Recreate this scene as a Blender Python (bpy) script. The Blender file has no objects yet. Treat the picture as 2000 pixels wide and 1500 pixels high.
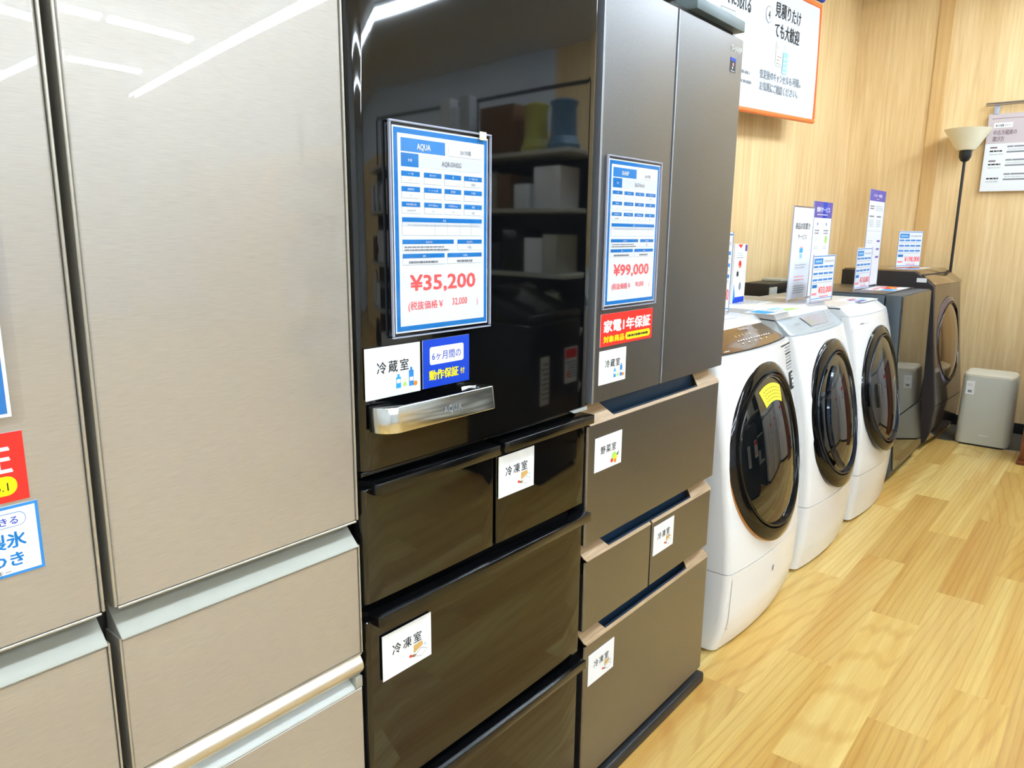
import bpy, bmesh, math, random
from mathutils import Vector, Matrix
random.seed(7)
PI = math.pi
sc = bpy.context.scene
col = sc.collection

# ------------------------------------------------------------------ camera
R3 = ((0.6370796687657181, -0.770724951685947, 0.010608698980443395),
      (0.14832684853933176, 0.13608947916028785, 0.979529887070462),
      (0.7563918572061397, 0.6224650211140995, -0.20101904348014055))
cam = bpy.data.objects.new('camera', bpy.data.cameras.new('camera'))
col.objects.link(cam)
cam.data.sensor_width = 36.0
cam.data.lens = 1444.0 / 2000.0 * 36.0
cam.data.clip_start = 0.02
r_, u_, f_ = [Vector(v) for v in R3]
cam.matrix_world = Matrix(((r_.x, u_.x, -f_.x, 0.0), (r_.y, u_.y, -f_.y, -0.834), (r_.z, u_.z, -f_.z, 1.32), (0, 0, 0, 1)))
sc.camera = cam

# ------------------------------------------------------------------ world and exposure
w = bpy.data.worlds.new('world'); sc.world = w; w.use_nodes = True
w.node_tree.nodes['Background'].inputs[0].default_value = (0.9, 0.95, 1.0, 1)
w.node_tree.nodes['Background'].inputs[1].default_value = 0.6
sc.view_settings.view_transform = 'Standard'
sc.view_settings.look = 'None'
sc.view_settings.exposure = 0.10
sc.view_settings.gamma = 1.0
sc.view_settings.use_curve_mapping = False
LIGHT = 50.0        # emission of the fluorescent tubes

# ------------------------------------------------------------------ materials
def lin(c):
    return tuple((x / 12.92 if x <= 0.04045 else ((x + 0.055) / 1.055) ** 2.4) for x in [v / 255.0 for v in c]) + (1.0,)
def newmat(name):
    m = bpy.data.materials.new(name); m.use_nodes = True
    nt = m.node_tree
    return m, nt, nt.nodes, nt.links, nt.nodes['Principled BSDF']
def mat(name, rgb, rough=0.5, metal=0.0, coat=0.0, coatr=0.03, spec=0.5, emit=0.0, ior=None):
    m, nt, N, L, b = newmat(name)
    b.inputs['Base Color'].default_value = lin(rgb)
    b.inputs['Roughness'].default_value = rough
    b.inputs['Metallic'].default_value = metal
    b.inputs['Coat Weight'].default_value = coat
    b.inputs['Coat Roughness'].default_value = coatr
    b.inputs['Specular IOR Level'].default_value = spec
    if ior: b.inputs['IOR'].default_value = ior
    if emit:
        b.inputs['Emission Color'].default_value = lin(rgb); b.inputs['Emission Strength'].default_value = emit
    return m
def mapping(N, L, scale, coord='Object', rot=(0, 0, 0)):
    t = N.new('ShaderNodeTexCoord'); mp = N.new('ShaderNodeMapping')
    mp.inputs['Scale'].default_value = scale; mp.inputs['Rotation'].default_value = rot
    L.new(t.outputs[coord], mp.inputs['Vector']); return mp
def noise(N, L, vec, scale, detail=4, rough=0.5, dist=0.0):
    n = N.new('ShaderNodeTexNoise'); n.inputs['Scale'].default_value = scale
    n.inputs['Detail'].default_value = detail; n.inputs['Roughness'].default_value = rough
    n.inputs['Distortion'].default_value = dist
    L.new(vec, n.inputs['Vector']); return n
def ramp(N, L, fac, stops):
    r = N.new('ShaderNodeValToRGB'); e = r.color_ramp.elements
    e[0].position, e[0].color = stops[0][0], lin(stops[0][1])
    e[1].position, e[1].color = stops[-1][0], lin(stops[-1][1])
    for p, c in stops[1:-1]:
        k = e.new(p); k.color = lin(c)
    L.new(fac, r.inputs['Fac']); return r
def mixc(N, L, a, b, fac, mode='MIX'):
    m = N.new('ShaderNodeMix'); m.data_type = 'RGBA'; m.blend_type = mode
    for s, v in ((6, a), (7, b)):
        if isinstance(v, tuple): m.inputs[s].default_value = v
        else: L.new(v, m.inputs[s])
    if isinstance(fac, float): m.inputs[0].default_value = fac
    else: L.new(fac, m.inputs[0])
    return m.outputs[2]
def bump(N, L, b, h, strength, dist=0.001):
    bp = N.new('ShaderNodeBump'); bp.inputs['Strength'].default_value = strength
    bp.inputs['Distance'].default_value = dist
    L.new(h, bp.inputs['Height']); L.new(bp.outputs['Normal'], b.inputs['Normal']); return bp

def brushed(name, c0, c1, rough, metal, coat, sx=3.0, sz=260.0):
    m, nt, N, L, b = newmat(name)
    mp = mapping(N, L, (sx, 1, sz)); n = noise(N, L, mp.outputs[0], 3.0, 6, 0.6)
    r = ramp(N, L, n.outputs['Fac'], ((0.3, c0), (0.7, c1)))
    L.new(r.outputs[0], b.inputs['Base Color'])
    b.inputs['Roughness'].default_value = rough; b.inputs['Metallic'].default_value = metal
    b.inputs['Coat Weight'].default_value = coat; b.inputs['Coat Roughness'].default_value = 0.0
    return m
M = {}
M['beige'] = brushed('beige_brushed_glass', (164, 160, 154), (177, 173, 167), 0.36, 0.42, 1.0, 14.0, 420.0)
M['beige_trim'] = mat('champagne_edge_trim', (176, 172, 162), 0.32, 0.55)
M['beige_grip'] = mat('warm_grey_grip', (160, 161, 152), 0.38, 0.3)
M['beige_bright'] = mat('satin_champagne_bar', (205, 198, 182), 0.3, 0.75)
M['white_in'] = mat('white_inner_plastic', (196, 200, 198), 0.4)
M['gap'] = mat('dark_gasket', (24, 22, 24), 0.6)
M['cabinet_beige'] = mat('beige_cabinet_side', (176, 168, 152), 0.45, 0.2)
def blackglass():
    m, nt, N, L, b = newmat('black_glass')
    b.inputs['Base Color'].default_value = lin((7, 8, 10)); b.inputs['Roughness'].default_value = 0.035
    b.inputs['IOR'].default_value = 1.6
    mp = mapping(N, L, (1.0, 1.0, 1.0)); n = noise(N, L, mp.outputs[0], 2.6, 1, 0.4)
    bump(N, L, b, n.outputs['Fac'], 0.25, 0.003)
    return m
M['black_glass'] = blackglass()
M['black_gloss'] = mat('black_gloss_plastic', (8, 9, 11), 0.16, 0.0, 0.0)
M['black_matte'] = mat('black_plastic', (22, 24, 27), 0.45)
M['chrome'] = mat('chrome', (222, 226, 226), 0.13, 1.0)
M['taupe'] = brushed('taupe_steel', (132, 132, 136), (139, 139, 143), 0.38, 1.0, 0.0, 60.0, 60.0)
M['taupe_edge'] = mat('steel_edge', (170, 176, 186), 0.35, 0.7)
M['grey_plastic'] = mat('blue_grey_plastic', (112, 124, 130), 0.5)
def stripwood():
    m, nt, N, L, b = newmat('wood_grain_strip')
    mp = mapping(N, L, (2.5, 60, 60)); n = noise(N, L, mp.outputs[0], 4.0, 5, 0.6, 0.3)
    r = ramp(N, L, n.outputs['Fac'], ((0.3, (138, 110, 80)), (0.7, (178, 150, 114))))
    L.new(r.outputs[0], b.inputs['Base Color']); b.inputs['Roughness'].default_value = 0.45
    return m
M['strip_wood'] = stripwood()
M['hinge_grey'] = mat('dark_blue_grey_plastic', (92, 106, 112), 0.5)
M['navy'] = mat('navy_recess', (20, 44, 66), 0.4)
M['white'] = mat('white_gloss_enamel', (236, 238, 242), 0.22, 0.0, 0.3)
M['white_matte'] = mat('white_side_steel', (226, 232, 236), 0.4)
M['panel_silver'] = mat('pale_blue_grey_panel', (180, 192, 202), 0.3, 0.25)
M['panel_brown'] = mat('bronze_glass_panel', (120, 92, 60), 0.12, 0.55, 0.5)
M['lcd'] = mat('lcd_grey', (176, 176, 172), 0.15)
M['lcd2'] = mat('lcd_frame', (176, 174, 186), 0.15)
M['ring_black'] = mat('smoked_chrome_ring', (54, 54, 57), 0.07, 0.92)
M['ring_dark'] = mat('black_door_ring', (16, 17, 20), 0.07, 0.3)
M['door_glass'] = mat('dark_door_glass', (12, 15, 18), 0.025, 0.0, 0.0, ior=1.9)
M['door_blue'] = mat('blue_black_door_bezel', (20, 30, 44), 0.08, 0.3)
M['copper'] = mat('copper_rim', (176, 130, 84), 0.25, 0.9)
M['graphite'] = mat('graphite_steel', (74, 84, 92), 0.4, 0.3)
M['graphite_top'] = mat('graphite_top', (92, 88, 88), 0.3, 0.3)
M['mirror_black'] = mat('smoked_mirror_glass', (84, 82, 80), 0.04, 0.95)
M['brown_gloss'] = mat('bronze_gloss_steel', (112, 100, 90), 0.1, 0.85)
M['brown_top'] = mat('bronze_top_glass', (140, 116, 82), 0.14, 0.6, 0.4)
M['side_dark'] = mat('dark_brown_side', (40, 36, 38), 0.5)
M['purple_ring'] = mat('violet_silver_ring', (120, 112, 134), 0.14, 0.85)
M['bronze_window'] = mat('bronze_window', (150, 128, 98), 0.05, 0.85)
def paper(n, c): return mat(n, c, 0.55, 0, 0, spec=0.3)
M['paper'] = paper('white_paper', (238, 242, 248))
M['blue'] = paper('print_blue', (12, 118, 196))
M['blue2'] = paper('print_mid_blue', (48, 132, 208))
M['navyblue'] = paper('print_deep_blue', (8, 62, 190))
M['violet'] = paper('print_violet', (96, 84, 170))
M['red'] = paper('print_red', (240, 44, 36))
M['price'] = paper('print_price_red', (252, 92, 92))
M['yellow'] = paper('print_yellow', (255, 232, 20))
M['black'] = paper('print_black', (36, 38, 44))
M['greytxt'] = paper('print_grey', (130, 134, 142))
M['lightgrey'] = paper('print_light_grey', (196, 202, 210))
M['pale'] = paper('print_pale_grey', (224, 229, 236))
M['pink'] = paper('print_pink', (255, 140, 150))
M['green'] = paper('print_green', (170, 216, 110))
M['cyan'] = paper('print_cyan', (44, 160, 226))
M['skyb'] = paper('print_sky', (150, 208, 236))
M['tan'] = paper('print_tan', (206, 168, 104))
M['brownp'] = paper('print_brown', (128, 100, 70))
M['orange'] = paper('print_orange', (246, 130, 40))
M['mauve'] = paper('print_mauve', (204, 192, 196))
M['mauve_dk'] = paper('print_mauve_text', (124, 104, 112))
M['cream'] = paper('print_cream', (244, 240, 208))
M['stickyellow'] = mat('yellow_sticker_paper', (250, 238, 60), 0.5)
M['silvertxt'] = mat('silver_lettering', (214, 222, 228), 0.3, 0.5)
M['orange_bar'] = mat('orange_plastic_bar', (236, 118, 52), 0.35)
M['cloth_sheet'] = mat("banner_cloth", (208, 216, 230), 0.6)
M['bin_grey'] = mat('pale_grey_plastic', (202, 206, 200), 0.42)
M['bin_top'] = mat('pale_beige_lid', (210, 206, 190), 0.35)
M['lamp_black'] = mat('lamp_black_metal', (18, 20, 22), 0.4)
M['shade'] = mat('frosted_cream_glass', (238, 232, 204), 0.5)
M['cherry'] = mat('cherry_wood', (118, 60, 34), 0.3)
M['baseboard'] = mat('black_baseboard', (16, 20, 26), 0.5)
M['mat_grey'] = mat('dark_floor_tile', (74, 72, 66), 0.6)
M['plaster'] = mat('grey_plaster', (216, 226, 238), 0.8)
M['ceiling'] = mat('white_ceiling', (226, 230, 234), 0.9)
M['steel'] = mat('steel_rod', (150, 140, 138), 0.3, 0.8)
M['heater_y'] = mat('yellow_enamel', (176, 170, 84), 0.4)
M['heater_b'] = mat('blue_enamel', (84, 116, 142), 0.4)
M['carton'] = mat('brown_cardboard', (112, 78, 48), 0.8)
M['shelf_w'] = mat('shelf_steel', (190, 190, 176), 0.5)
def clear(name, tint, gl=0.06, alpha=0.9, rough=0.05):
    m, nt, N, L, b = newmat(name)
    out = N['Material Output']; tr = N.new('ShaderNodeBsdfTransparent'); tr.inputs[0].default_value = lin(tint)
    g = N.new('ShaderNodeBsdfGlossy'); g.inputs['Roughness'].default_value = rough
    mx = N.new('ShaderNodeMixShader'); mx.inputs[0].default_value = gl; L.new(tr.outputs[0], mx.inputs[1]); L.new(g.outputs[0], mx.inputs[2])
    L.new(mx.outputs[0], out.inputs[0]); return m
M['sleeve'] = clear('clear_vinyl_sleeve', (248, 249, 252))
M['sleeve_edge'] = mat('vinyl_sleeve_edge', (172, 178, 200), 0.2)
M['acrylic'] = clear('clear_acrylic', (252, 252, 254), .045)
M['acrylic_edge'] = mat('acrylic_edge', (176, 184, 208), 0.15)

def emit_mat():
    m, nt, N, L, b = newmat('fluorescent_tube')
    b.inputs['Base Color'].default_value = (1, 1, 1, 1)
    b.inputs['Emission Color'].default_value = (0.78, 0.90, 1.0, 1); b.inputs['Emission Strength'].default_value = LIGHT
    return m
M['tube'] = emit_mat()

def wall_wood():
    m, nt, N, L, b = newmat('oak_wallpaper')
    mp = mapping(N, L, (1.0, 1.0, 0.05)); n = noise(N, L, mp.outputs[0], 46.0, 6, 0.62, 0.2)
    mp2 = mapping(N, L, (1.0, 1.0, 0.10)); n2 = noise(N, L, mp2.outputs[0], 7.0, 3, 0.5, 0.4)
    a = ramp(N, L, n.outputs['Fac'], ((0.30, (226, 196, 146)), (0.55, (240, 213, 166)), (0.75, (246, 224, 182))))
    c = ramp(N, L, n2.outputs['Fac'], ((0.35, (232, 218, 194)), (0.65, (255, 252, 246))))
    L.new(mixc(N, L, a.outputs[0], c.outputs[0], 0.55, 'MULTIPLY'), b.inputs['Base Color'])
    b.inputs['Roughness'].default_value = 0.5; b.inputs['Specular IOR Level'].default_value = 0.3
    return m
M['wall'] = wall_wood()
def trim_wood():
    m, nt, N, L, b = newmat('amber_oak_strip')
    mp = mapping(N, L, (1.0, 1.0, 0.05)); n = noise(N, L, mp.outputs[0], 40.0, 4)
    a = ramp(N, L, n.outputs['Fac'], ((0.35, (208, 168, 108)), (0.7, (222, 186, 130))))
    L.new(a.outputs[0], b.inputs['Base Color']); b.inputs['Roughness'].default_value = 0.5
    return m
M['trim_wood'] = trim_wood()

def floor_wood():
    m, nt, N, L, b = newmat('oak_plank_floor')
    at = N.new('ShaderNodeAttribute'); at.attribute_name = 'plank'
    sep = N.new('ShaderNodeSeparateColor'); L.new(at.outputs['Color'], sep.inputs[0])
    t = N.new('ShaderNodeTexCoord')
    off = N.new('ShaderNodeVectorMath'); off.operation = 'MULTIPLY_ADD'
    L.new(at.outputs['Color'], off.inputs[0]); off.inputs[1].default_value = (31, 17, 9); L.new(t.outputs['Object'], off.inputs[2])
    def mp(s):
        k = N.new('ShaderNodeMapping'); k.inputs['Scale'].default_value = s; L.new(off.outputs[0], k.inputs['Vector']); return k.outputs[0]
    fine = noise(N, L, mp((1.3, 70, 1)), 4.0, 8, 0.7, 0.1)
    # cathedral figure: wave rings stretched along the plank
    wv = N.new('ShaderNodeTexWave'); wv.wave_type = 'RINGS'; wv.rings_direction = 'Z'
    wv.inputs['Scale'].default_value = 3.4; wv.inputs['Distortion'].default_value = 5.0
    wv.inputs['Detail'].default_value = 3.0; wv.inputs['Detail Scale'].default_value = 0.8
    L.new(mp((0.42, 4.6, 1)), wv.inputs['Vector'])
    big = noise(N, L, mp((0.28, 6.0, 1)), 2.0, 2, 0.5, 0.4)
    base = ramp(N, L, sep.outputs[0], ((0.0, (206, 170, 98)), (0.3, (224, 194, 118)), (0.65, (238, 214, 146)), (1.0, (214, 180, 108))))
    f = ramp(N, L, fine.outputs['Fac'], ((0.3, (204, 178, 138)), (0.65, (255, 255, 255))))
    wf = ramp(N, L, wv.outputs['Fac'], ((0.0, (222, 196, 156)), (0.35, (255, 255, 255))))
    g = ramp(N, L, big.outputs['Fac'], ((0.35, (226, 200, 156)), (0.62, (255, 255, 250))))
    c = mixc(N, L, base.outputs[0], f.outputs[0], 0.38, 'MULTIPLY')
    c = mixc(N, L, c, wf.outputs[0], 0.38, 'MULTIPLY')
    c = mixc(N, L, c, g.outputs[0], 0.85, 'MULTIPLY')
    vo = N.new('ShaderNodeTexVoronoi'); vo.inputs['Scale'].default_value = 2.6; L.new(mp((0.8, 1.6, 1)), vo.inputs['Vector'])
    kn = ramp(N, L, vo.outputs['Distance'], ((0.012, (120, 84, 44)), (0.05, (255, 255, 255))))
    c = mixc(N, L, c, kn.outputs[0], 0.7, 'MULTIPLY')
    L.new(c, b.inputs['Base Color'])
    b.inputs['Roughness'].default_value = 0.36; b.inputs['Specular IOR Level'].default_value = 0.42
    bump(N, L, b, fine.outputs['Fac'], 0.12, 0.0006)
    return m
M['floor'] = floor_wood()

# ------------------------------------------------------------------ mesh builder
LOC = {}
class MB:
    def __init__(s): s.bm = bmesh.new(); s.mats = []
    def mi(s, m):
        m = M[m] if isinstance(m, str) else m
        if m not in s.mats: s.mats.append(m)
        return s.mats.index(m)
    def _merge(s, b, mat):
        i = s.mi(mat)
        vs = [s.bm.verts.new(v.co) for v in b.verts]; b.verts.index_update()
        for f in b.faces:
            try:
                nf = s.bm.faces.new([vs[v.index] for v in f.verts]); nf.material_index = i; nf.smooth = True
            except ValueError: pass
        b.free(); return s
    def solid(s, b, mat, bev=0.0, seg=2):
        if bev > 0:
            bmesh.ops.bevel(b, geom=[e for e in b.edges if e.is_manifold and e.calc_face_angle(0) > 0.5], offset=bev, segments=seg, profile=0.5, affect='EDGES', clamp_overlap=True)
        return s._merge(b, mat)
    def box(s, x0, x1, y0, y1, z0, z1, mat, bev=0.0, seg=2, mx=None):
        b = bmesh.new(); bmesh.ops.create_cube(b, size=1)
        for v in b.verts: v.co = Vector((x0 + (v.co.x + .5) * (x1 - x0), y0 + (v.co.y + .5) * (y1 - y0), z0 + (v.co.z + .5) * (z1 - z0)))
        if mx: bmesh.ops.transform(b, matrix=mx, verts=b.verts)
        return s.solid(b, mat, bev, seg)
    def prism(s, pts, axis, a0, a1, mat, bev=0.0, seg=2, mx=None):
        """polygon in the plane normal to axis ('x': (y,z), 'y': (x,z), 'z': (x,y)) swept from a0 to a1"""
        b = bmesh.new()
        def mk(p, a): return {'x': (a, p[0], p[1]), 'y': (p[0], a, p[1]), 'z': (p[0], p[1], a)}[axis]
        A = [b.verts.new(mk(p, a0)) for p in pts]; B = [b.verts.new(mk(p, a1)) for p in pts]
        n = len(pts)
        b.faces.new(A); b.faces.new(B[::-1])
        for i in range(n): b.faces.new((A[i], B[i], B[(i + 1) % n], A[(i + 1) % n])[::-1])
        bmesh.ops.recalc_face_normals(b, faces=b.faces)
        if mx: bmesh.ops.transform(b, matrix=mx, verts=b.verts)
        return s.solid(b, mat, bev, seg)
    def lathe(s, prof, mx, mat, n=64, cap=False):
        """profile (r,h) about the matrix z axis"""
        b = bmesh.new(); rings = []
        for r, h in prof:
            if r < 1e-6: rings.append([b.verts.new((0, 0, h))])
            else: rings.append([b.verts.new((r * math.cos(2 * PI * k / n), r * math.sin(2 * PI * k / n), h)) for k in range(n)])
        for A, B in zip(rings, rings[1:]):
            for k in range(n):
                k2 = (k + 1) % n
                if len(A) == 1 and len(B) == 1: continue
                if len(A) == 1: b.faces.new((A[0], B[k], B[k2]))
                elif len(B) == 1: b.faces.new((A[k], B[0], A[k2]))
                else: b.faces.new((A[k], B[k], B[k2], A[k2]))
        bmesh.ops.recalc_face_normals(b, faces=b.faces)
        bmesh.ops.transform(b, matrix=mx, verts=b.verts)
        return s._merge(b, mat)
    def loft(s, loops, mat):
        b = bmesh.new(); R = [[b.verts.new(p) for p in lp] for lp in loops]; n = len(R[0])
        for A, B in zip(R, R[1:]):
            for i in range(n): b.faces.new((A[i], A[(i + 1) % n], B[(i + 1) % n], B[i]))
        b.faces.new(R[0][::-1]); b.faces.new(R[-1])
        bmesh.ops.recalc_face_normals(b, faces=b.faces)
        return s._merge(b, mat)
    def tube(s, pts, r, mat, n=10):
        pts = [Vector(p) for p in pts]; loops = []
        for i, p in enumerate(pts):
            d = (pts[min(i + 1, len(pts) - 1)] - pts[max(i - 1, 0)]).normalized()
            a = d.orthogonal().normalized()
            if abs(d.z) < .9: a = d.cross(Vector((0, 0, 1))).normalized()
            else: a = d.cross(Vector((0, 1, 0))).normalized()
            c = d.cross(a)
            loops.append([p + r * (a * math.cos(2 * PI * k / n) + c * math.sin(2 * PI * k / n)) for k in range(n)])
        return s.loft(loops, mat)
    # ---- printing on a plane: fr is a 4x4 frame whose x,y span the sheet and z is its normal
    def poly(s, fr, pts, mat, lay=1):
        vs = [s.bm.verts.new(fr @ Vector((p[0], p[1], lay * 0.00025))) for p in pts]
        f = s.bm.faces.new(vs); f.material_index = s.mi(mat); return s
    def rect(s, fr, u0, v0, u1, v1, mat, lay=1): return s.poly(fr, ((u0, v0), (u1, v0), (u1, v1), (u0, v1)), mat, lay)
    def rrect(s, fr, u0, v0, u1, v1, r, mat, lay=1):
        p = []
        for cx, cy, a in ((u1 - r, v0 + r, -90), (u1 - r, v1 - r, 0), (u0 + r, v1 - r, 90), (u0 + r, v0 + r, 180)):
            for k in range(7):
                t = math.radians(a + 15 * k); p.append((cx + r * math.cos(t), cy + r * math.sin(t)))
        return s.poly(fr, p, mat, lay)
    def disc(s, fr, u, v, r, mat, lay=1, sx=1.0): return s.poly(fr, [(u + r * sx * math.cos(2 * PI * k / 20), v + r * math.sin(2 * PI * k / 20)) for k in range(20)], mat, lay)
    def text(s, fr, txt, u, v, size, mat, align='LEFT', bold=0.0, sx=1.0, lay=2, width=None, rot=0.0, res=2, space=1.0):
        c = bpy.data.curves.new('txt', 'FONT'); c.body = txt; c.size = size; c.align_x = align
        c.resolution_u = res; c.space_character = space
        passes = [(0, 0, 0)]
        if bold > 0: passes = [(-bold, -bold * .5, 0), (bold, -bold * .5, .12), (-bold * .6, bold * .6, .24), (bold * .6, bold * .6, .36), (0, 0, .48)]
        o = bpy.data.objects.new('txt', c); col.objects.link(o)
        dg = bpy.context.evaluated_depsgraph_get()
        me = bpy.data.meshes.new_from_object(o.evaluated_get(dg))
        if width and len(me.vertices):
            xs = [q.co.x for q in me.vertices]; sx = width / max(1e-6, max(xs) - min(xs))
        i = s.mi(mat); cr, sr = math.cos(rot), math.sin(rot)
        for ox, oy, ol in passes:
            vs = []
            for q in me.vertices:
                x, y = q.co.x * sx, q.co.y
                vs.append(s.bm.verts.new(fr @ Vector((u + ox + x * cr - y * sr, v + oy + x * sr + y * cr, (lay + ol) * 0.00025))))
            for p in me.polygons:
                try:
                    f = s.bm.faces.new([vs[k] for k in p.vertices]); f.material_index = i
                except ValueError: pass
        bpy.data.objects.remove(o); bpy.data.curves.remove(c); bpy.data.meshes.remove(me)
        return s
    def lines(s, fr, u0, u1, v0, v1, n, mat, lay=2, fill=0.45, rag=0.25, words=True):
        """rows of tiny unreadable print"""
        h = (v1 - v0) / n
        for k in range(n):
            v = v0 + k * h; e = u1 - random.random() * rag * (u1 - u0); u = u0
            while u < e:
                wd = min(h * random.uniform(.5, 2.2), e - u)
                s.rect(fr, u, v, u + wd, v + h * fill, mat, lay); u += wd + h * .25
        return s
    def build(s, name, parent=None, loc=None, ang=35):
        me = bpy.data.meshes.new(name)
        base = Vector(loc) if loc is not None else (LOC[parent] if parent else Vector((0, 0, 0)))
        bmesh.ops.translate(s.bm, verts=s.bm.verts, vec=-base)
        lim = math.radians(ang)
        for e in s.bm.edges:
            if len(e.link_faces) == 2 and e.calc_face_angle(0) > lim: e.smooth = False
        s.bm.to_mesh(me); s.bm.free()
        for m in s.mats: me.materials.append(m)
        o = bpy.data.objects.new(name, me); col.objects.link(o)
        if parent: o.parent = parent
        else: o.location = base
        LOC[o] = base
        return o
def tag(o, label=None, cat=None, group=None, kind=None):
    if label: o['label'] = label
    if cat: o['category'] = cat
    if group: o['group'] = group
    if kind: o['kind'] = kind
    return o
def thing(name, label, cat, loc, group=None):
    o = bpy.data.objects.new(name, None); o.empty_display_size = 0.05; col.objects.link(o)
    o.location = loc; LOC[o] = Vector(loc); tag(o, label, cat, group); return o
def front(x, y, z, rz=0.0, tilt=0.0):
    """frame of an upright sheet facing -y, lower left corner at x,y,z; rz turns it about z, tilt leans its top back"""
    return Matrix.Translation((x, y, z)) @ Matrix.Rotation(rz, 4, 'Z') @ Matrix.Rotation(PI / 2 - tilt, 4, 'X')
def flat(x, y, z, rz=0.0): return Matrix.Translation((x, y, z)) @ Matrix.Rotation(rz, 4, 'Z')
def struct(o): o['kind'] = 'structure'; return o

# ------------------------------------------------------------------ the room
XW, YW, ZC = 6.0, 0.90, 3.0
XL, YF = -3.2, -11.5
def make_floor():
    bm = bmesh.new(); lay = bm.loops.layers.color.new('plank')
    pw, pl, y0 = 0.152, 0.967, 0.017
    known = {0: 1.945, 1: 2.255, 2: 1.745, 3: 2.065, 4: 2.375}
    r0 = int((y0 - YW) / pw) - 1; r1 = int((y0 - YF) / pw) + 1
    rnd = random.Random(11)
    for r in range(r0, r1 + 1):
        ya, yb = y0 - r * pw, y0 - (r + 1) * pw
        ya, yb = min(ya, YW), max(yb, YF)
        if ya <= yb: continue
        off = known.get(r, 2.375 + (r - 4) * 0.31 if r > 4 else 1.945 - r * -0.31)
        k0 = math.floor((XL - off) / pl); x = off + k0 * pl
        while x < XW:
            xa, xb = max(x, XL), min(x + pl, XW)
            if xb > xa:
                c = (rnd.random(), rnd.random(), rnd.random(), 1)
                nseg = 1
                f = bm.faces.new([bm.verts.new(p) for p in ((xa, yb, 0), (xb, yb, 0), (xb, ya, 0), (xa, ya, 0))])
                for l in f.loops: l[lay] = c
            x += pl
    me = bpy.data.meshes.new('floor'); bm.to_mesh(me); bm.free(); me.materials.append(M['floor'])
    o = bpy.data.objects.new('floor', me); col.objects.link(o); struct(o)
    b = MB().box(XL, XW, YF, YW, -0.1, -0.002, 'mat_grey'); ob = b.build('floor_slab'); struct(ob)
make_floor()
def plane_box(name, x0, x1, y0, y1, z0, z1, m): return struct(MB().box(x0, x1, y0, y1, z0, z1, m).build(name))
plane_box('wall_back', XL - .1, XW + .1, YW, YW + .1, 0, ZC, 'wall')
plane_box('wall_right', XW, XW + .1, -3.4, YW, 0, ZC, 'wall')
b = MB(); b.box(XW, XW + .1, YF, -3.4, 0, 2.25, 'wall'); b.box(XW, XW + .1, YF, -3.4, 2.25, ZC, 'plaster')
struct(b.build('wall_right_far'))
plane_box('wall_left', XL - .1, XL, YF, YW, 0, ZC, 'plaster')
plane_box('wall_front', XL - .1, XW + .1, YF - .1, YF, 0, ZC, 'plaster')
plane_box('ceiling', XL - .1, XW + .1, YF - .1, YW + .1, ZC, ZC + .1, 'ceiling')
plane_box('trim_1', XW - .012, XW, 0.300, 0.385, 0, ZC, 'trim_wood')
b = MB(); b.box(XW - .012, XW, -3.4, .30, 0.0, 0.075, 'baseboard', .002); struct(b.build('baseboard_right'))
b = MB(); b.box(5.478, XW - .012, -0.62, 0.0, 0.0, 0.004, 'mat_grey'); b.box(5.470, 5.478, -0.62, 0.0, 0.0, 0.006, 'chrome'); struct(b.build('trim_2'))

# ceiling lights: pairs of bare tubes
ORD = ['first', 'second', 'third', 'fourth', 'fifth', 'sixth', 'seventh', 'eighth']
ROWN = {('x', -1.38): 'the short row added to brighten the end wall', ('y', 3.90): 'the lengthwise row beyond the shelf', ('x', -5.9): 'the second crosswise row', ('x', -7.8): 'the farthest crosswise row', ('x', -1.05): 'the row above the aisle by the fridges', ('x', -2.9): 'the short row behind the viewer'}
def tubes(axis, c, a0, a1, n=None):
    """one fitting per 1.25 m along axis"""
    k = max(1, round(abs(a1 - a0) / 1.25)); st = (a1 - a0) / k
    for i in range(k):
        p, q = a0 + i * st, a0 + (i + 1) * st
        m = (p + q) / 2
        t = thing('ceiling_light', 'twin tube ceiling batten %s of %s' % (ORD[i], ROWN[(axis, c)]), 'ceiling light', (c, m, ZC) if axis == 'y' else (m, c, ZC), 'twin tube battens on the ceiling')
        h = MB(); d = MB()
        if axis == 'y':
            h.box(c - .075, c + .075, p + .02, q - .02, ZC - .03, ZC - .0005, 'white_matte', .004)
            for s_ in (-.056, .056): d = d.box(c + s_ - .0095, c + s_ + .0095, p + .045, q - .045, ZC - .060, ZC - .034, 'tube')
        else:
            h.box(p + .02, q - .02, c - .075, c + .075, ZC - .03, ZC - .0005, 'white_matte', .004)
            for s_ in (-.056, .056): d = d.box(p + .045, q - .045, c + s_ - .0095, c + s_ + .0095, ZC - .060, ZC - .034, 'tube')
        h.build('housing', t); d.build('tube', t)
tubes('y', 3.90, -3.2, -9.4)
tubes('x', -1.38, 3.15, 5.65)  # extra row, added only to lift the underlit bin and end wall corner
tubes('x', -5.9, -2.4, 3.5)
tubes('x', -7.8, -2.4, 3.5)
tubes('x', -1.05, -2.3, 5.6)
tubes('x', -2.9, -2.3, 1.6)

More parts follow.
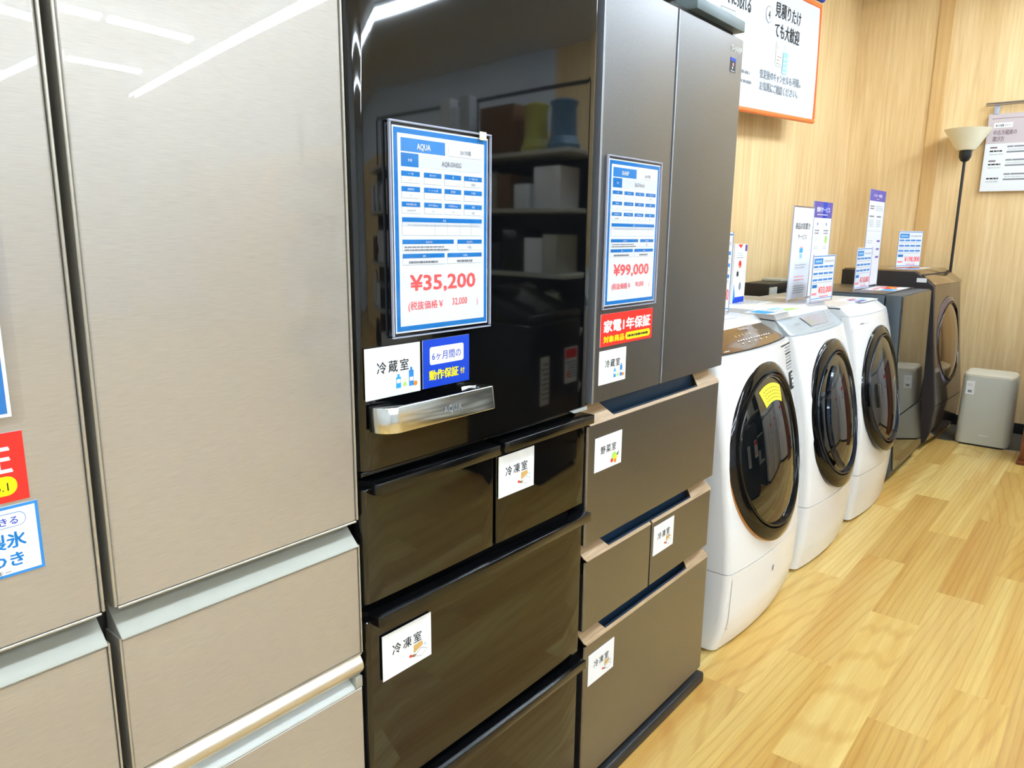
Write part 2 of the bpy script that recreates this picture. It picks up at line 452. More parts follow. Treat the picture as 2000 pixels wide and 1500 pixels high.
# ------------------------------------------------------------------ shared shapes
def arc(cx, cy, r, a0, a1, n=7):
    return [(cx + r * math.cos(math.radians(a0 + (a1 - a0) * k / n)), cy + r * math.sin(math.radians(a0 + (a1 - a0) * k / n))) for k in range(n + 1)]
def plan(x0, x1, y, depth, rl, rr, bow=0.0, n=16):
    """plan outline of a door: rounded front corners, front at y, slightly bowed"""
    p = [(x1, y + depth)]
    p += arc(x1 - rr, y + rr, rr, 0, -90) if rr > 0 else [(x1, y)]
    a, b_ = x1 - rr, x0 + rl
    for k in range(1, n): p.append((a + (b_ - a) * k / n, y - bow * math.sin(PI * k / n)))
    p += arc(x0 + rl, y + rl, rl, -90, -180) if rl > 0 else [(x0, y)]
    p.append((x0, y + depth)); return p

# ================================================================== beige refrigerator
fx0, fx1 = -0.047, 0.657
fr = thing('refrigerator', 'beige brushed glass-door refrigerator, nearest to the camera on the left', 'refrigerator', ((fx0 + fx1) / 2, 0.35, 0))
MB().box(fx0, fx1, 0.066, 0.70, 0.02, 1.80, 'cabinet_beige', .006).build('cabinet', fr)
MB().box(fx0 + .01, fx1 - .004, 0.040, 0.0655, 0.05, 1.79, 'gap').build('gasket', fr)
MB().box(fx0 + .02, fx1 - .02, 0.06, 0.68, 0.0, 0.0195, 'gap').build('plinth', fr)
def beige_door(x0, x1, z0, z1, left_trim, right_trim):
    d = MB(); d.prism(plan(x0, x1, 0.0, .038, .004, .004, 0.0, 2), 'z', z0, z1, 'beige', .0012, 1)
    o = d.build('door', fr)
    t = MB()
    if left_trim: t.box(x0 - .0036, x0 - .0002, -.0012, .038, z0, z1, 'beige_trim', .0008, 1)
    if right_trim: t.box(x1 + .0002, x1 + .0036, -.0012, .038, z0, z1, 'beige_trim', .0008, 1)
    t.box(x0, x1, -.0012, .036, z0 - .0032, z0 - .0002, 'beige_trim', .0008, 1)
    t.build('edge_trim', o); return o
beige_door(fx0 + .004, .2955, .8985, 1.795, False, True)
beige_door(.3125, fx1 - .004, .8985, 1.795, True, True)
# angled grips above the drawers
def beige_drawer(x0, x1, z0, z1, zt, cap_l, cap_r):
    d = MB(); d.prism(plan(x0, x1, 0.0, .036, .003, .003, 0, 2), 'z', z0, z1, 'beige', .0012, 1)
    o = d.build('drawer', fr)
    g = MB(); g.prism(((-.001, z1 + .0005), (-.0035, z1 + .003), (.001, z1 + .0065), (.034, zt), (.036, zt), (.036, z1 + .0005)), 'x', x0, x1, 'beige_grip', .0006, 1)
    g.build('grip', o)
    t = MB(); t.box(x0 - .0024, x0 - .0002, -.001, .036, z0, z1 + .004, 'beige_trim'); t.box(x1 + .0002, x1 + .0024, -.001, .036, z0, z1 + .004, 'beige_trim')
    t.box(x0, x1, -.001, .034, z0 - .0025, z0 - .0002, 'beige_trim'); t.build('edge_trim', o)
beige_drawer(fx0 + .003, .2975, .682, .855, .893, 1, 0)
beige_drawer(.3125, fx1 - .003, .682, .855, .893, 0, 1)
MB().prism(((.615, .8935), (.654, .8935), (.654, .9), (.615, .9)), 'y', .005, .03, 'beige_grip', .001).build('hinge_cover', fr)
# wide drawers with bright pull bar
def wide_drawer(z0, z1, zt):
    x0, x1 = fx0 + .003, fx1 - .002
    o = MB().prism(plan(x0, x1, 0.0, .036, .003, .003, 0, 2), 'z', z0, z1, 'beige', .0012, 1).build('drawer', fr)
    hb = (zt - z1)
    MB().prism([(.036, zt), (.004, zt)] + [(-.004 + .010 * (1 - math.sin(PI * k / 8)), zt - hb * .62 * k / 8) for k in range(1, 9)] + [(.020, zt - hb * .62), (.036, zt - hb * .62)], 'x', x0, x1, 'beige_bright').build('pull_bar', o)
    MB().prism(((.036, z1 + .001), (.001, z1 + .001), (.002, z1 + .004), (.026, zt - hb * .63), (.036, zt - hb * .63)), 'x', x0, x1 - .014, 'white_in').build('grip', o)
    MB().box(x1 - .0135, x1, .000, .036, z1 + .001, zt - hb * .63, 'beige_grip', .001).build('end_cap', o)
wide_drawer(.382, .6225, .6765)
wide_drawer(.045, .332, .3765)

# ================================================================== black refrigerator
ax0, ax1 = 0.663, 1.267
ar = thing('refrigerator', 'narrow glossy black refrigerator with a chrome handle, between beige and taupe ones', 'refrigerator', ((ax0 + ax1) / 2, .35, 0))
MB().box(ax0, ax1, 0.062, 0.66, .02, 1.80, 'black_matte', .005).build('cabinet', ar)
MB().box(ax0 + .012, ax1 - .012, 0.036, .0615, .04, 1.79, 'gap').build('gasket', ar)
MB().box(ax0 + .03, ax1 - .03, .06, .64, 0, .0195, 'gap').build('plinth', ar)
ad = MB().prism(plan(ax0 + .001, ax1 - .004, 0.0, .034, .024, .012, .0035, 24), 'z', .966, 1.795, 'black_glass', .002, 1).build('door', ar)
MB().box(ax0 + .006, ax1 - .006, .006, .035, .9585, .9655, 'black_gloss', .001).build('door_sill', ad)
MB().prism(((1.215, .9585), (1.262, .9585), (1.262, .9655), (1.20, .9655)), 'y', .0005, .0055, 'silvertxt').build('hinge_cover', ad)
# chrome handle: tray-like bar with a scooped top
hx0, hx1, hz0, hz1, hy = .678, .920, 1.030, 1.068, -.044
outer = [(hx0, -.0045)] + arc(hx0 + .030, hy + .030, .030, 180, 270, 8) + [(hx1 - .006, hy)] + arc(hx1 - .006, hy + .006, .006, -90, 0, 3) + [(hx1, -.0045)]
inner = [(hx1 - .045, -.0045), (hx1 - .030, -.010), (hx1 - .022, -.018), (hx1 - .026, hy + .007), (hx0 + .052, hy + .007), (hx0 + .040, hy + .012), (hx0 + .034, -.012), (hx0 + .045, -.0045)]
MBh = MB().prism(outer + inner, 'z', hz0, hz1, 'chrome', .0012, 2)
MBh.text(front(hx0 + .118, hy - .0003, hz0 + .013), 'AQUA', 0, 0, .015, 'greytxt', 'LEFT', 0, .95)
for v in MBh.bm.verts:
    if v.co.y < -.012: v.co.y += (v.co.z - hz0) * .14 * min(1, (-.012 - v.co.y) / .02)
MBh.bm.normal_update(); ki = MBh.mi('black_gloss')
for fc in MBh.bm.faces:
    if fc.normal.z > .9 or fc.normal.y > .3: fc.material_index = ki
ho = MBh.build('handle', ad)
MB().prism(outer, 'z', hz1 + .0002, hz1 + .0012, 'black_gloss').build('handle_top', ho) if False else None
MB().prism([(hx0 + .03, -.0042), (hx1 - .03, -.0042), (hx1 - .03, hy + .009), (hx0 + .05, hy + .009)], 'z', hz0 + .001, hz0 + .008, 'black_gloss').build('handle_scoop', ho)
def aqua_drawer(x0, x1, z0, z1, lip_in_l, lip_in_r, lh=.020, lp=.018):
    o = MB().prism(plan(x0, x1, 0.002, .032, .010 if lip_in_l else .003, .010 if lip_in_r else .003, .0015, 10), 'z', z0, z1 - .012, 'black_glass', .0015, 1).build('drawer', ar)
    lx0 = x0 + (.014 if lip_in_l else .004); lx1 = x1 - (.000 if lip_in_r else .004)
    L_ = MB(); L_.prism(((lx0, .012), (x0, .032), (x1, .032), (lx1, .012), (lx1, -lp)) + tuple(arc(lx0 + .008, -lp + .008, .008, 270, 180, 4)), 'z', z1 - lh, z1 - .0005, 'black_gloss', .002, 2)
    L_.build('drawer_lip', o); return o
def ad2(x0, x1, z0, z1, l, r): return aqua_drawer(x0, x1, z0, z1, l, r)
ad2(ax0 + .003, .9665, .752, .951, True, False)
ad2(.9745, ax1 - .003, .752, .951, False, True)
ad2(ax0 + .003, ax1 - .003, .402, .735, True, True)
ad2(ax0 + .003, ax1 - .003, .050, .386, True, True)

# ================================================================== taupe refrigerator
sx0, sx1 = 1.281, 1.926
sr = thing('refrigerator', 'taupe brushed steel refrigerator with wood-look grip strips, right of the black one', 'refrigerator', ((sx0 + sx1) / 2, .35, 0))
MB().box(sx0 + .004, sx1 - .006, .066, .66, .03, 1.80, 'black_matte', .005).build('cabinet', sr)
MB().box(sx0 + .012, sx1 - .016, .040, .0655, .04, 1.79, 'gap').build('gasket', sr)
MB().prism(((-.012, 0), (-.012, .024), (-.008, .030), (.62, .030), (.62, 0)), 'x', sx0 + .01, sx1 - .004, 'black_matte', .002).build('plinth', sr)
def sharp_door(x0, x1, rl, rr):
    o = MB().prism(plan(x0, x1, 0.0, .038, rl, rr, 0, 2), 'z', .966, 1.803, 'taupe', .0015, 1).build('door', sr); return o
sd1 = sharp_door(sx0, 1.571, .006, .003); sd2 = sharp_door(1.5805, sx1 + .005, .003, .010)
MB().box(1.5765, 1.5802, -.0008, .036, .967, 1.802, 'taupe_edge', .0006, 1).build('edge_trim', sd2)
MB().box(sx0 - .0028, sx0 - .0002, -.0006, .036, .967, 1.802, 'taupe_edge', .0006, 1).build('edge_trim', sd1)
b = MB(); f = front(0, -.0002, 0)
b.text(f, 'SHARP', 1.853, 1.768, .020, 'silvertxt', 'LEFT', .0006, 1, width=.062); b.build('brand_lettering', sd2)
b = MB(); b.rect(f, 1.853, 1.718, 1.885, 1.752, 'black'); b.rect(f, 1.853, 1.745, 1.885, 1.752, 'navyblue', 2); b.disc(f, 1.870, 1.737, .004, 'pink', 2); b.disc(f, 1.867, 1.729, .003, 'white', 2)
b.lines(f, 1.857, 1.882, 1.720, 1.725, 1, 'lightgrey'); b.build('feature_sticker', sd2)
# hinge cover on top with a notch
hc = [(1.29, .0), (1.583, .0), (1.583, .065), (1.660, .065), (1.660, .0), (sx1 + .002, .0), (sx1 + .002, .20), (1.29, .20)]
MB().prism(hc, 'z', 1.822, 1.848, 'hinge_grey', .002).build('hinge_cover', sr)
MB().box(1.29, sx1 - .02, .022, .18, 1.8045, 1.8215, 'gap').build('hinge_gap', sr)
MB().box(1.584, 1.659, .055, .0645, 1.822, 1.844, 'gap').build('hinge_notch', sr)
def strip(o, x0, x1, z, hx0_, hx1_, open_l=False, open_r=False, cham_l=True, cham_r=True):
    """wood-look sloping strip above a drawer with a navy finger recess cut in it"""
    zb, zt, yb = z + .002, z + .038, .036
    sl = (yb) / (zt - zb)
    def P_(x, t): return (x, -.001 + (yb + .001) * t, zb + (zt - zb) * t)
    tl, tr = .18, .18
    s_ = MB(); bm = s_.bm; i = s_.mi('strip_wood')
    def quad(a, b_, t0, t1, a1=None, b1=None):
        a1 = a if a1 is None else a1; b1 = b_ if b1 is None else b1
        vs = [bm.verts.new(P_(a, t0)), bm.verts.new(P_(b_, t0)), bm.verts.new(P_(b1, t1)), bm.verts.new(P_(a1, t1))]
        fc = bm.faces.new(vs); fc.material_index = i
    t0 = .16
    quad(x0 + (.008 if cham_l else 0), x1 - (.008 if cham_r else 0), 0, t0 * .99, x0 + .003 if cham_l else x0, x1 - .003 if cham_r else x1)
    ha, hb = hx0_, hx1_
    if not open_l: quad(x0 + (.003 if cham_l else 0), ha + .014, t0, 1.0, x0, ha - .008)
    if not open_r: quad(hb - .014, x1 - (.003 if cham_r else 0), t0, 1.0, hb + .010, x1 - (.012 if cham_r else 0))
    bmesh.ops.solidify(bm, geom=bm.faces[:], thickness=-.0015) if False else None
    so = s_.build('wood_strip', o)
    md = so.modifiers.new('thick', 'SOLIDIFY'); md.thickness = .002; md.offset = -1
    # navy recess: floor and ends
    r = MB(); ra = ha + (.006 if not open_l else 0); rb = hb - (.004 if not open_r else 0)
    r.prism(((.0045, z + .0005), (.0085, z + .010), (.024, z - .012), (.030, z - .010), (.036, z + .036), (.0395, z + .036), (.0395, z - .02), (.0045, z - .02)), 'x', ra - .012, rb + .012, 'navy')
    ro = r.build('grip_recess', o)
    e = MB(); e.box(x0 + .01, x1 - .01, .0, .004, z - .0005, z + .0018, 'taupe_edge'); e.build('edge_trim', o)
def sharp_drawer(x0, x1, z0, z1, rl, rr, **k):
    o = MB().prism(plan(x0, x1, 0.0, .004 + .0, rl, .004, 0, 2), 'z', z0, z1, 'taupe').build('drawer', sr) if False else None
    m_ = MB(); pl_ = plan(x0, x1, 0.0, .038, rl, rr, 0, 2)
    m_.prism(pl_, 'z', z0, z1 - .030, 'taupe')
    shell = [(x, y) for x, y in plan(x0, x1, 0.0, .004, rl * .4, min(rr, .004), 0, 2)]
    m_.prism([(x, min(y, .004)) for x, y in pl_] , 'z', z1 - .0302, z1, 'taupe')
    return m_.build('drawer', sr)
d = sharp_drawer(1.268, 1.923, .650, .918, .005, .012); strip(d, 1.268, 1.923, .918, 1.362, 1.808)
d = sharp_drawer(1.273, 1.566, .442, .608, .005, .002); strip(d, 1.273, 1.566, .608, 1.362, 1.560, open_r=True, cham_r=False)
d = sharp_drawer(1.5735, 1.916, .442, .608, .002, .012); strip(d, 1.5735, 1.916, .608, 1.580, 1.808, open_l=True, cham_l=False)
d = sharp_drawer(1.283, 1.927, .045, .399, .005, .012); strip(d, 1.283, 1.927, .399, 1.362, 1.808)

# ================================================================== printed cards and price signs
def card(name, label, cat, x, y, z, wd, ht, draw, group=None, edge='lightgrey', rz=0.0):
    f = front(x, y, z, rz); b = MB()
    b.box(0, wd, 0, ht, -.0010, 0, 'paper', 0, 2, f)
    draw(b, f, wd, ht)
    o = b.build(name, None, (f @ Vector((wd / 2, 0, 0))))
    return tag(o, label, cat, group)
def bottles(b, f, w, h):
    for dx, hh, m in ((.54, .22, 'cyan'), (.78, .32, 'blue2')):
        b.rect(f, w * dx, h * .14, w * (dx + .09), h * (.14 + hh), m); b.rect(f, w * (dx + .025), h * (.14 + hh), w * (dx + .065), h * (.20 + hh), m)
        b.rect(f, w * (dx + .01), h * .24, w * (dx + .08), h * .32, 'paper', 2)
    b.rect(f, w * .66, h * .14, w * .73, h * .32, 'cream'); b.disc(f, w * .70, h * .20, w * .03, 'green', 3); b.disc(f, w * .90, h * .18, w * .035, 'orange', 3)
def icecream(b, f, w, h):
    b.poly(f, ((w * .62, h * .26), (w * .82, h * .36), (w * .80, h * .46), (w * .62, h * .44)), 'tan', 2)
    b.poly(f, ((w * .62, h * .18), (w * .78, h * .10), (w * .92, h * .22), (w * .78, h * .32)), 'lightgrey', 1)
    b.poly(f, ((w * .65, h * .19), (w * .78, h * .125), (w * .89, h * .22), (w * .78, h * .29)), 'paper', 2)
    b.poly(f, ((w * .52, h * .22), (w * .64, h * .17), (w * .68, h * .22), (w * .56, h * .25)), 'brownp', 2); b.disc(f, w * .55, h * .24, w * .025, 'red', 3); b.disc(f, w * .86, h * .35, w * .02, 'skyb', 3)
def veggies(b, f, w, h):
    b.disc(f, w * .72, h * .28, w * .10, 'green', 1); b.disc(f, w * .78, h * .24, w * .05, 'yellow', 2); b.disc(f, w * .63, h * .18, w * .045, 'red', 2); b.disc(f, w * .76, h * .14, w * .045, 'orange', 2)
    b.poly(f, ((w * .80, h * .30), (w * .90, h * .42), (w * .86, h * .28)), 'black', 2)
def room(txt, pic):
    def dr(b, f, w, h):
        b.text(f, txt, w * .49, h * .50, h * .25, 'black', 'CENTER', .0002, 1, space=1.32, lay=2); pic(b, f, w, h)
    return dr
CY = -.0025
card('compartment_card', 'white card reading 冷蔵室 beside the blue card above the chrome handle', 'card', .674, -.0035 - .0008, 1.076, .109, .077, room('冷蔵室', bottles))
card('compartment_card', 'white card reading 冷凍室 on the small right-hand drawer of the black refrigerator', 'card', .9755, CY, .842, .104, .079, room('冷凍室', icecream))
card('compartment_card', 'white card reading 冷凍室 on the wide drawer of the black refrigerator', 'card', .694, CY, .611, .107, .079, room('冷凍室', icecream))
card('compartment_card', 'white card reading 冷蔵室 under the red card on the taupe refrigerator', 'card', 1.300, -.0012, 1.003, .108, .073, room('冷蔵室', bottles))
card('compartment_card', 'white card reading 野菜室 with tiny vegetables on the upper taupe drawer', 'card', 1.2955, -.0012, .810, .110, .077, room('野菜室', veggies))
card('compartment_card', 'white card reading 冷凍室 on the small right-hand taupe drawer', 'card', 1.5815, -.0012, .5175, .107, .079, room('冷凍室', icecream))
card('compartment_card', 'white card reading 冷凍室 on the bottom taupe drawer', 'card', 1.299, -.0012, .293, .110, .078, room('冷凍室', icecream))
def sixmonth(b, f, w, h):
    b.rect(f, 0, 0, w, h, 'navyblue'); b.rrect(f, w * .14, h * .47, w * .87, h * .84, .004, 'paper', 2)
    b.text(f, '6ヶ月間の', w * .5, h * .57, h * .20, 'navyblue', 'CENTER', .0001, 1, width=w * .62, lay=3)
    b.text(f, '動作保証', w * .12, h * .17, h * .22, 'yellow', 'LEFT', .0006, 1, width=w * .62, lay=3); b.text(f, '付', w * .79, h * .19, h * .14, 'yellow', 'LEFT', .0003, 1, lay=3)
card('warranty_card', 'deep blue card with yellow lettering above the chrome handle', 'card', .788, -.0048, 1.077, .106, .077, sixmonth)
def redcard(b, f, w, h):
    b.rect(f, 0, 0, w, h, 'red'); b.text(f, '家電1年保証', w * .5, h * .46, h * .40, 'paper', 'CENTER', .0014, 1, width=w * .90, lay=3)
    b.text(f, '対象商品', w * .05, h * .13, h * .22, 'yellow', 'LEFT', .0008, 1, width=w * .38, lay=3)
    b.rrect(f, w * .46, h * .09, w * .96, h * .33, h * .11, 'yellow', 2); b.lines(f, w * .50, w * .92, h * .17, h * .25, 1, 'black', 3, .9, 0)
card('warranty_card', 'red card with white lettering under the price sign of the taupe refrigerator', 'card', 1.301, -.0012, 1.085, .217, .069, redcard)
def redcard2(b, f, w, h):
    b.rect(f, 0, 0, w, h, 'red'); b.text(f, '保証', w * .97 - .094, h * .46, h * .42, 'paper', 'LEFT', .0016, 1, width=.086, lay=3)
    b.rrect(f, w * .5, h * .10, w * .955, h * .38, h * .13, 'yellow', 2); b.text(f, 'No.1', w * .93, h * .17, h * .17, 'black', 'RIGHT', 0, 1, lay=3)
card('warranty_card', 'red card cut by the left edge of the frame on the beige refrigerator', 'card', .0255, -.0014, 1.050, .2145, .071, redcard2)
def icecard(b, f, w, h):
    b.rect(f, 0, 0, w, h, 'blue2'); b.rect(f, .003, .003, w - .003, h - .003, 'paper', 2)
    b.rrect(f, w * .3, h * .70, w - .012, h * .90, h * .095, 'blue2', 3); b.rrect(f, w * .3 + .0006, h * .70 + .0006, w - .0126, h * .90 - .0006, h * .088, 'paper', 4)
    b.text(f, 'できる', w - .018, h * .745, h * .13, 'navyblue', 'RIGHT', .0001, 1, lay=5)
    b.text(f, '製氷', w - .014, h * .42, h * .24, 'blue', 'RIGHT', .0005, 1, lay=3); b.text(f, 'つき', w - .016, h * .15, h * .22, 'blue', 'RIGHT', .0005, 1, lay=3)
    b.text(f, 'キー', w - .030, h * .04, h * .09, 'black', 'RIGHT', 0, 1, lay=3)
card('feature_card', 'white card with blue border and blue lettering at the left edge of the frame', 'card', .139, -.0014, .9725, .107, .0735, icecard)

def price_layout(b, f, w, h, brand, year, model, price, net, k=1.0):
    """blue bordered price sheet in the proportions of the photo"""
    b.rect(f, w * .010, h * .008, w * .990, h * .992, 'blue'); b.rect(f, w * .045, h * .033, w * .955, h * .967, 'paper', 2)
    X = lambda t: w * (.075 + .85 * t); Yv = lambda t: h * (1 - t)
    def cell(u0, v0, u1, v1, m, lay=3): b.rect(f, X(u0), Yv(v1), X(u1), Yv(v0), m, lay)
    def fr_(u0, v0, u1, v1): cell(u0, v0, u1, v1, 'lightgrey', 3); b.rect(f, X(u0) + .0004, Yv(v1) + .0004, X(u1) - .0004, Yv(v0) - .0004, 'paper', 4)
    cell(.00, .052, .52, .115, 'blue2'); b.text(f, brand, X(.26), Yv(.100), h * .040, 'paper', 'CENTER', .0003, .8, lay=5)
    fr_(.56, .058, 1.0, .115); b.text(f, year, X(.78), Yv(.100), h * .026, 'greytxt', 'CENTER', .0001, .8, lay=5)
    cell(.00, .122, .20, .186, 'blue'); b.text(f, '型番', X(.10), Yv(.160), h * .014, 'paper', 'CENTER', 0, 1, lay=5)
    cell(.21, .122, 1.0, .186, 'pale'); b.text(f, model, X(.60), Yv(.168), h * .034, 'greytxt', 'CENTER', .0001, .82, lay=5)
    colm = ((0, .21), (.26, .47), (.51, .72), (.76, 1.0))
    heads = (('ドア数', '製氷方式', '幅', 'ドア開き方'), ('自動製氷', 'パーシャル室', '野菜室', '冷凍室'), ('年間消費電力量', '外形寸法幅(mm)', '外形奥行(mm)', '重量'))
    vals = (('5ドア', '', '', '右開き'), ('○', '', '○', '○'), ('300kWh/年', '600', '635', '80kg'))
    for r in range(3):
        v = .207 + r * .073
        for c_ in range(4):
            a, e = colm[c_]; fr_(a, v, e, v + .056); cell(a, v, e, v + .024, 'blue', 5)
            b.text(f, heads[r][c_], X((a + e) / 2), Yv(v + .017), h * .012, 'paper', 'CENTER', 0, 1, lay=6, res=1, width=w * .10 if len(heads[r][c_]) > 4 else None)
            if vals[r][c_]: b.text(f, vals[r][c_], X((a + e) / 2), Yv(v + .047), h * .015, 'greytxt', 'CENTER', 0, .8, lay=6, res=1)
    v = .428; fr_(0, v, 1, v + .088); cell(0, v, 1, v + .022, 'blue', 5); b.text(f, '容量', X(.5), Yv(v + .017), h * .012, 'paper', 'CENTER', 0, 1, lay=6, res=1)
    for a in (.38, .54, .70, .85): cell(a, v + .024, a + .004, v + .088, 'lightgrey', 5)
    cell(0, v + .024, 1, v + .042, 'pale', 5); b.lines(f, X(.06), X(.96), Yv(v + .040), Yv(v + .028), 1, 'lightgrey', 6, .6, 0)
    v = .536; fr_(0, v, .62, v + .056); cell(0, v, .62, v + .022, 'blue', 5); fr_(.67, v, 1, v + .056); cell(.67, v, 1, v + .022, 'blue', 5)
    b.text(f, '製品特長', X(.31), Yv(v + .017), h * .012, 'paper', 'CENTER', 0, 1, lay=6, res=1); b.text(f, '商品状態', X(.83), Yv(v + .017), h * .012, 'paper', 'CENTER', 0, 1, lay=6, res=1)
    b.lines(f, X(.02), X(.60), Yv(v + .054), Yv(v + .026), 2, 'greytxt', 6, .45, .3); b.text(f, '425L', X(.83), Yv(v + .047), h * .020, 'greytxt', 'CENTER', 0, .85, lay=6)
    v = .606; fr_(0, v, .50, v + .056); cell(0, v, .50, v + .022, 'blue', 5); fr_(.54, v, 1, v + .056); cell(.54, v, 1, v + .022, 'blue', 5)
    b.lines(f, X(.07), X(.44), Yv(v + .048), Yv(v + .034), 1, 'greytxt', 6, .8, .1); b.lines(f, X(.66), X(.88), Yv(v + .048), Yv(v + .034), 1, 'greytxt', 6, .8, .1)
    b.text(f, '状態', X(.25), Yv(v + .017), h * .012, 'paper', 'CENTER', 0, 1, lay=6, res=1); b.text(f, '付属品', X(.77), Yv(v + .017), h * .012, 'paper', 'CENTER', 0, 1, lay=6, res=1)
    b.text(f, price, X(.50), Yv(.790), h * .108, 'price', 'CENTER', .0010 * k, 1, lay=4, width=w * .70)
    b.text(f, '(税抜価格￥', X(.05), Yv(.885), h * .048, 'price', 'LEFT', .0001, 1, lay=4, width=w * .36)
    b.text(f, net, X(.80), Yv(.880), h * .052, 'price', 'RIGHT', .0001, .85, lay=4); b.text(f, ')', X(.94), Yv(.885), h * .048, 'price', 'CENTER', 0, .8, lay=4)
def price_sign(label, x, y, z, wd, ht, brand, year, model, price, net, lean=0.0, m=.007):
    f = front(x + m, y - .0005, z + m, 0, lean); b = MB(); w2, h2 = wd - 2 * m, ht - 2 * m
    b.box(0, w2, 0, h2, -.0008, 0, 'paper', 0, 2, f); price_layout(b, f, w2, h2, brand, year, model, price, net)
    o = tag(b.build('price_sign', None, (x + wd / 2, y, z)), label, 'price sign')
    s_ = MB(); g = front(x, y - .0035, z, 0, lean)
    s_.rrect(g, 0, 0, wd, ht, .006, 'sleeve', 1); so = s_.build('plastic_sleeve', o)
    e = MB(); g2 = front(x, y, z, 0, lean)
    e.box(0, wd, 0, .0022, -.0012, .0036, 'sleeve_edge', .0006, 1, g2); e.box(0, wd, ht - .0030, ht, -.0012, .0036, 'sleeve_edge', .0006, 1, g2)
    e.box(0, .0030, .0031, ht - .0031, -.0012, .0036, 'sleeve_edge', .0006, 1, g2); e.box(wd - .0030, wd, .0031, ht - .0031, -.0012, .0036, 'sleeve_edge', .0006, 1, g2)
    e.build('sleeve_rim', o); return o
aq = price_sign('blue bordered sheet priced ¥35,200 on the black refrigerator door', .7255, -.0065, 1.163, .218, .311, 'AQUA', '2017年製', 'AQR-SV42G', '¥35,200', '32,000')
MB().box(.912, .928, -.0125, -.0105, 1.463, 1.476, 'cream', .001).build('tape_tab', aq)
price_sign('blue bordered sheet priced ¥99,000 on the taupe refrigerator door', 1.299, -.0040, 1.164, .222, .310, 'SHARP', '2021年製', 'SJ-GT416-H', '¥99,000', '90,000')
b = MB(); f = front(.0285, -.0045, 1.137); b.box(0, .204, 0, .297, -.0008, 0, 'paper', 0, 2, f)
b.rect(f, .0035, .0035, .2005, .2935, 'blue'); b.rect(f, .010, .010, .194, .287, 'paper', 2)
for k in range(3):
    for j in range(4): b.rect(f, .018 + j * .043, .215 - k * .021, .053 + j * .043, .222 - k * .021, 'blue', 3)
b.rect(f, .018, .252, .105, .272, 'blue2', 3); b.rect(f, .018, .154, .182, .161, 'blue', 3); b.rect(f, .018, .122, .120, .129, 'blue', 3); b.rect(f, .130, .122, .182, .129, 'blue', 3); b.rect(f, .018, .100, .095, .107, 'blue', 3); b.rect(f, .105, .100, .182, .107, 'blue', 3)
o = tag(b.build('price_sign', None, (.13, -.0045, 1.137)), 'blue bordered sheet in a clear sleeve cut by the left edge of the frame', 'price sign')
MB().rrect(front(.0225, -.008, 1.130), 0, 0, .220, .311, .006, 'sleeve').build('plastic_sleeve', o)

# ================================================================== washing machines
ST = (0, .004, .012, .024, .04, .08, .18, .34, .5, .66, .82, .92, .96, .976, .988, .996, 1)
def dyf(u, wd, bow, r=.02):
    s_ = min(u, 1 - u) * wd
    e = r - math.sqrt(max(0, r * r - (r - s_) ** 2)) if s_ < r else 0
    return bow * (2 * u - 1) ** 2 + e
def sweep(mb, loop, x0, x1, bow, mat, r=.02, taper=0.0):
    """loop: (y, z, weight) points; weight 1 follows the bulge of the front"""
    wd = x1 - x0; loops = []
    for u in ST:
        d = dyf(u, wd, bow, r)
        loops.append([(x0 + u * wd, y + d * q, z) for y, z, q in loop])
    return mb.loft(loops, mat)
def interp(prof, z):
    for (z0, y0), (z1, y1) in zip(prof, prof[1:]):
        if z0 <= z <= z1: return y0 + (y1 - y0) * (z - z0) / (z1 - z0)
    return prof[-1][1]
def dense(prof, za, zb, n):
    return [(interp(prof, za + (zb - za) * k / n), za + (zb - za) * k / n) for k in range(n + 1)]
def doorframe(cx, cy, cz, th):
    t = math.radians(th)
    return Matrix(((1, 0, 0, cx), (0, math.sin(t), -math.cos(t), cy), (0, math.cos(t), math.sin(t), cz), (0, 0, 0, 1)))
WK = {'hit': .86, 'pan': .84, 'tri': .87, 'tos': .88}
def win_h(q): return .009 + .026 * (1 - q ** 2.4)
def hug(mb, fm, R, bow):
    """bend the door so that its edge follows the bulging front"""
    inv = fm.inverted()
    for v in mb.bm.verts:
        p = inv @ v.co; v.co.y += bow * (p.x / (R * 1.05)) ** 2
    return mb
def door(root, fm, R, style, bow=.026):
    """round door on frame fm (z = outward)"""
    S = {'hit': ('ring_black', 'copper', 'ring_dark', 'door_glass'), 'pan': ('ring_black', 'ring_black', 'door_blue', 'door_glass'),
         'tri': ('ring_dark', 'ring_black', 'door_blue', 'door_glass'), 'tos': ('purple_ring', 'ring_dark', 'ring_dark', 'bronze_window')}[style]
    d = MB(); k = WK[style]
    d.lathe(((R * .93, -.03), (R, -.03), (R, .001), (R * .997, .005), (R * .985, .009), (R * (k + .03), .017), (R * (k + .012), .017), (R * k, .012), (R * k, .004), (0, .004)), fm, S[0], 96)
    o = hug(d, fm, R, bow).build('door', root)
    hug(MB().lathe(((R * 1.0, -.012), (R + .003, -.012), (R + .003, .002), (R * 1.0005, .0045)), fm, S[1], 96), fm, R, bow).build('rim', o)
    hug(MB().lathe(((R * (k - .004), .004), (R * (k - .004), .016), (R * (k - .015), .021), (R * (k - .028), .021), (R * (k - .036), .016), (R * (k - .04), .004)), fm, S[2], 96), fm, R, bow).build('bezel', o)
    q = k - .042; w_ = MB()
    w_.lathe([(R * q * math.sin(a), win_h(math.sin(a))) for a in [PI / 2 * t / 18 for t in range(18, -1, -1)]], fm, S[3], 96)
    hug(w_, fm, R, bow)
    win = w_.build('window', o)
    return o, win
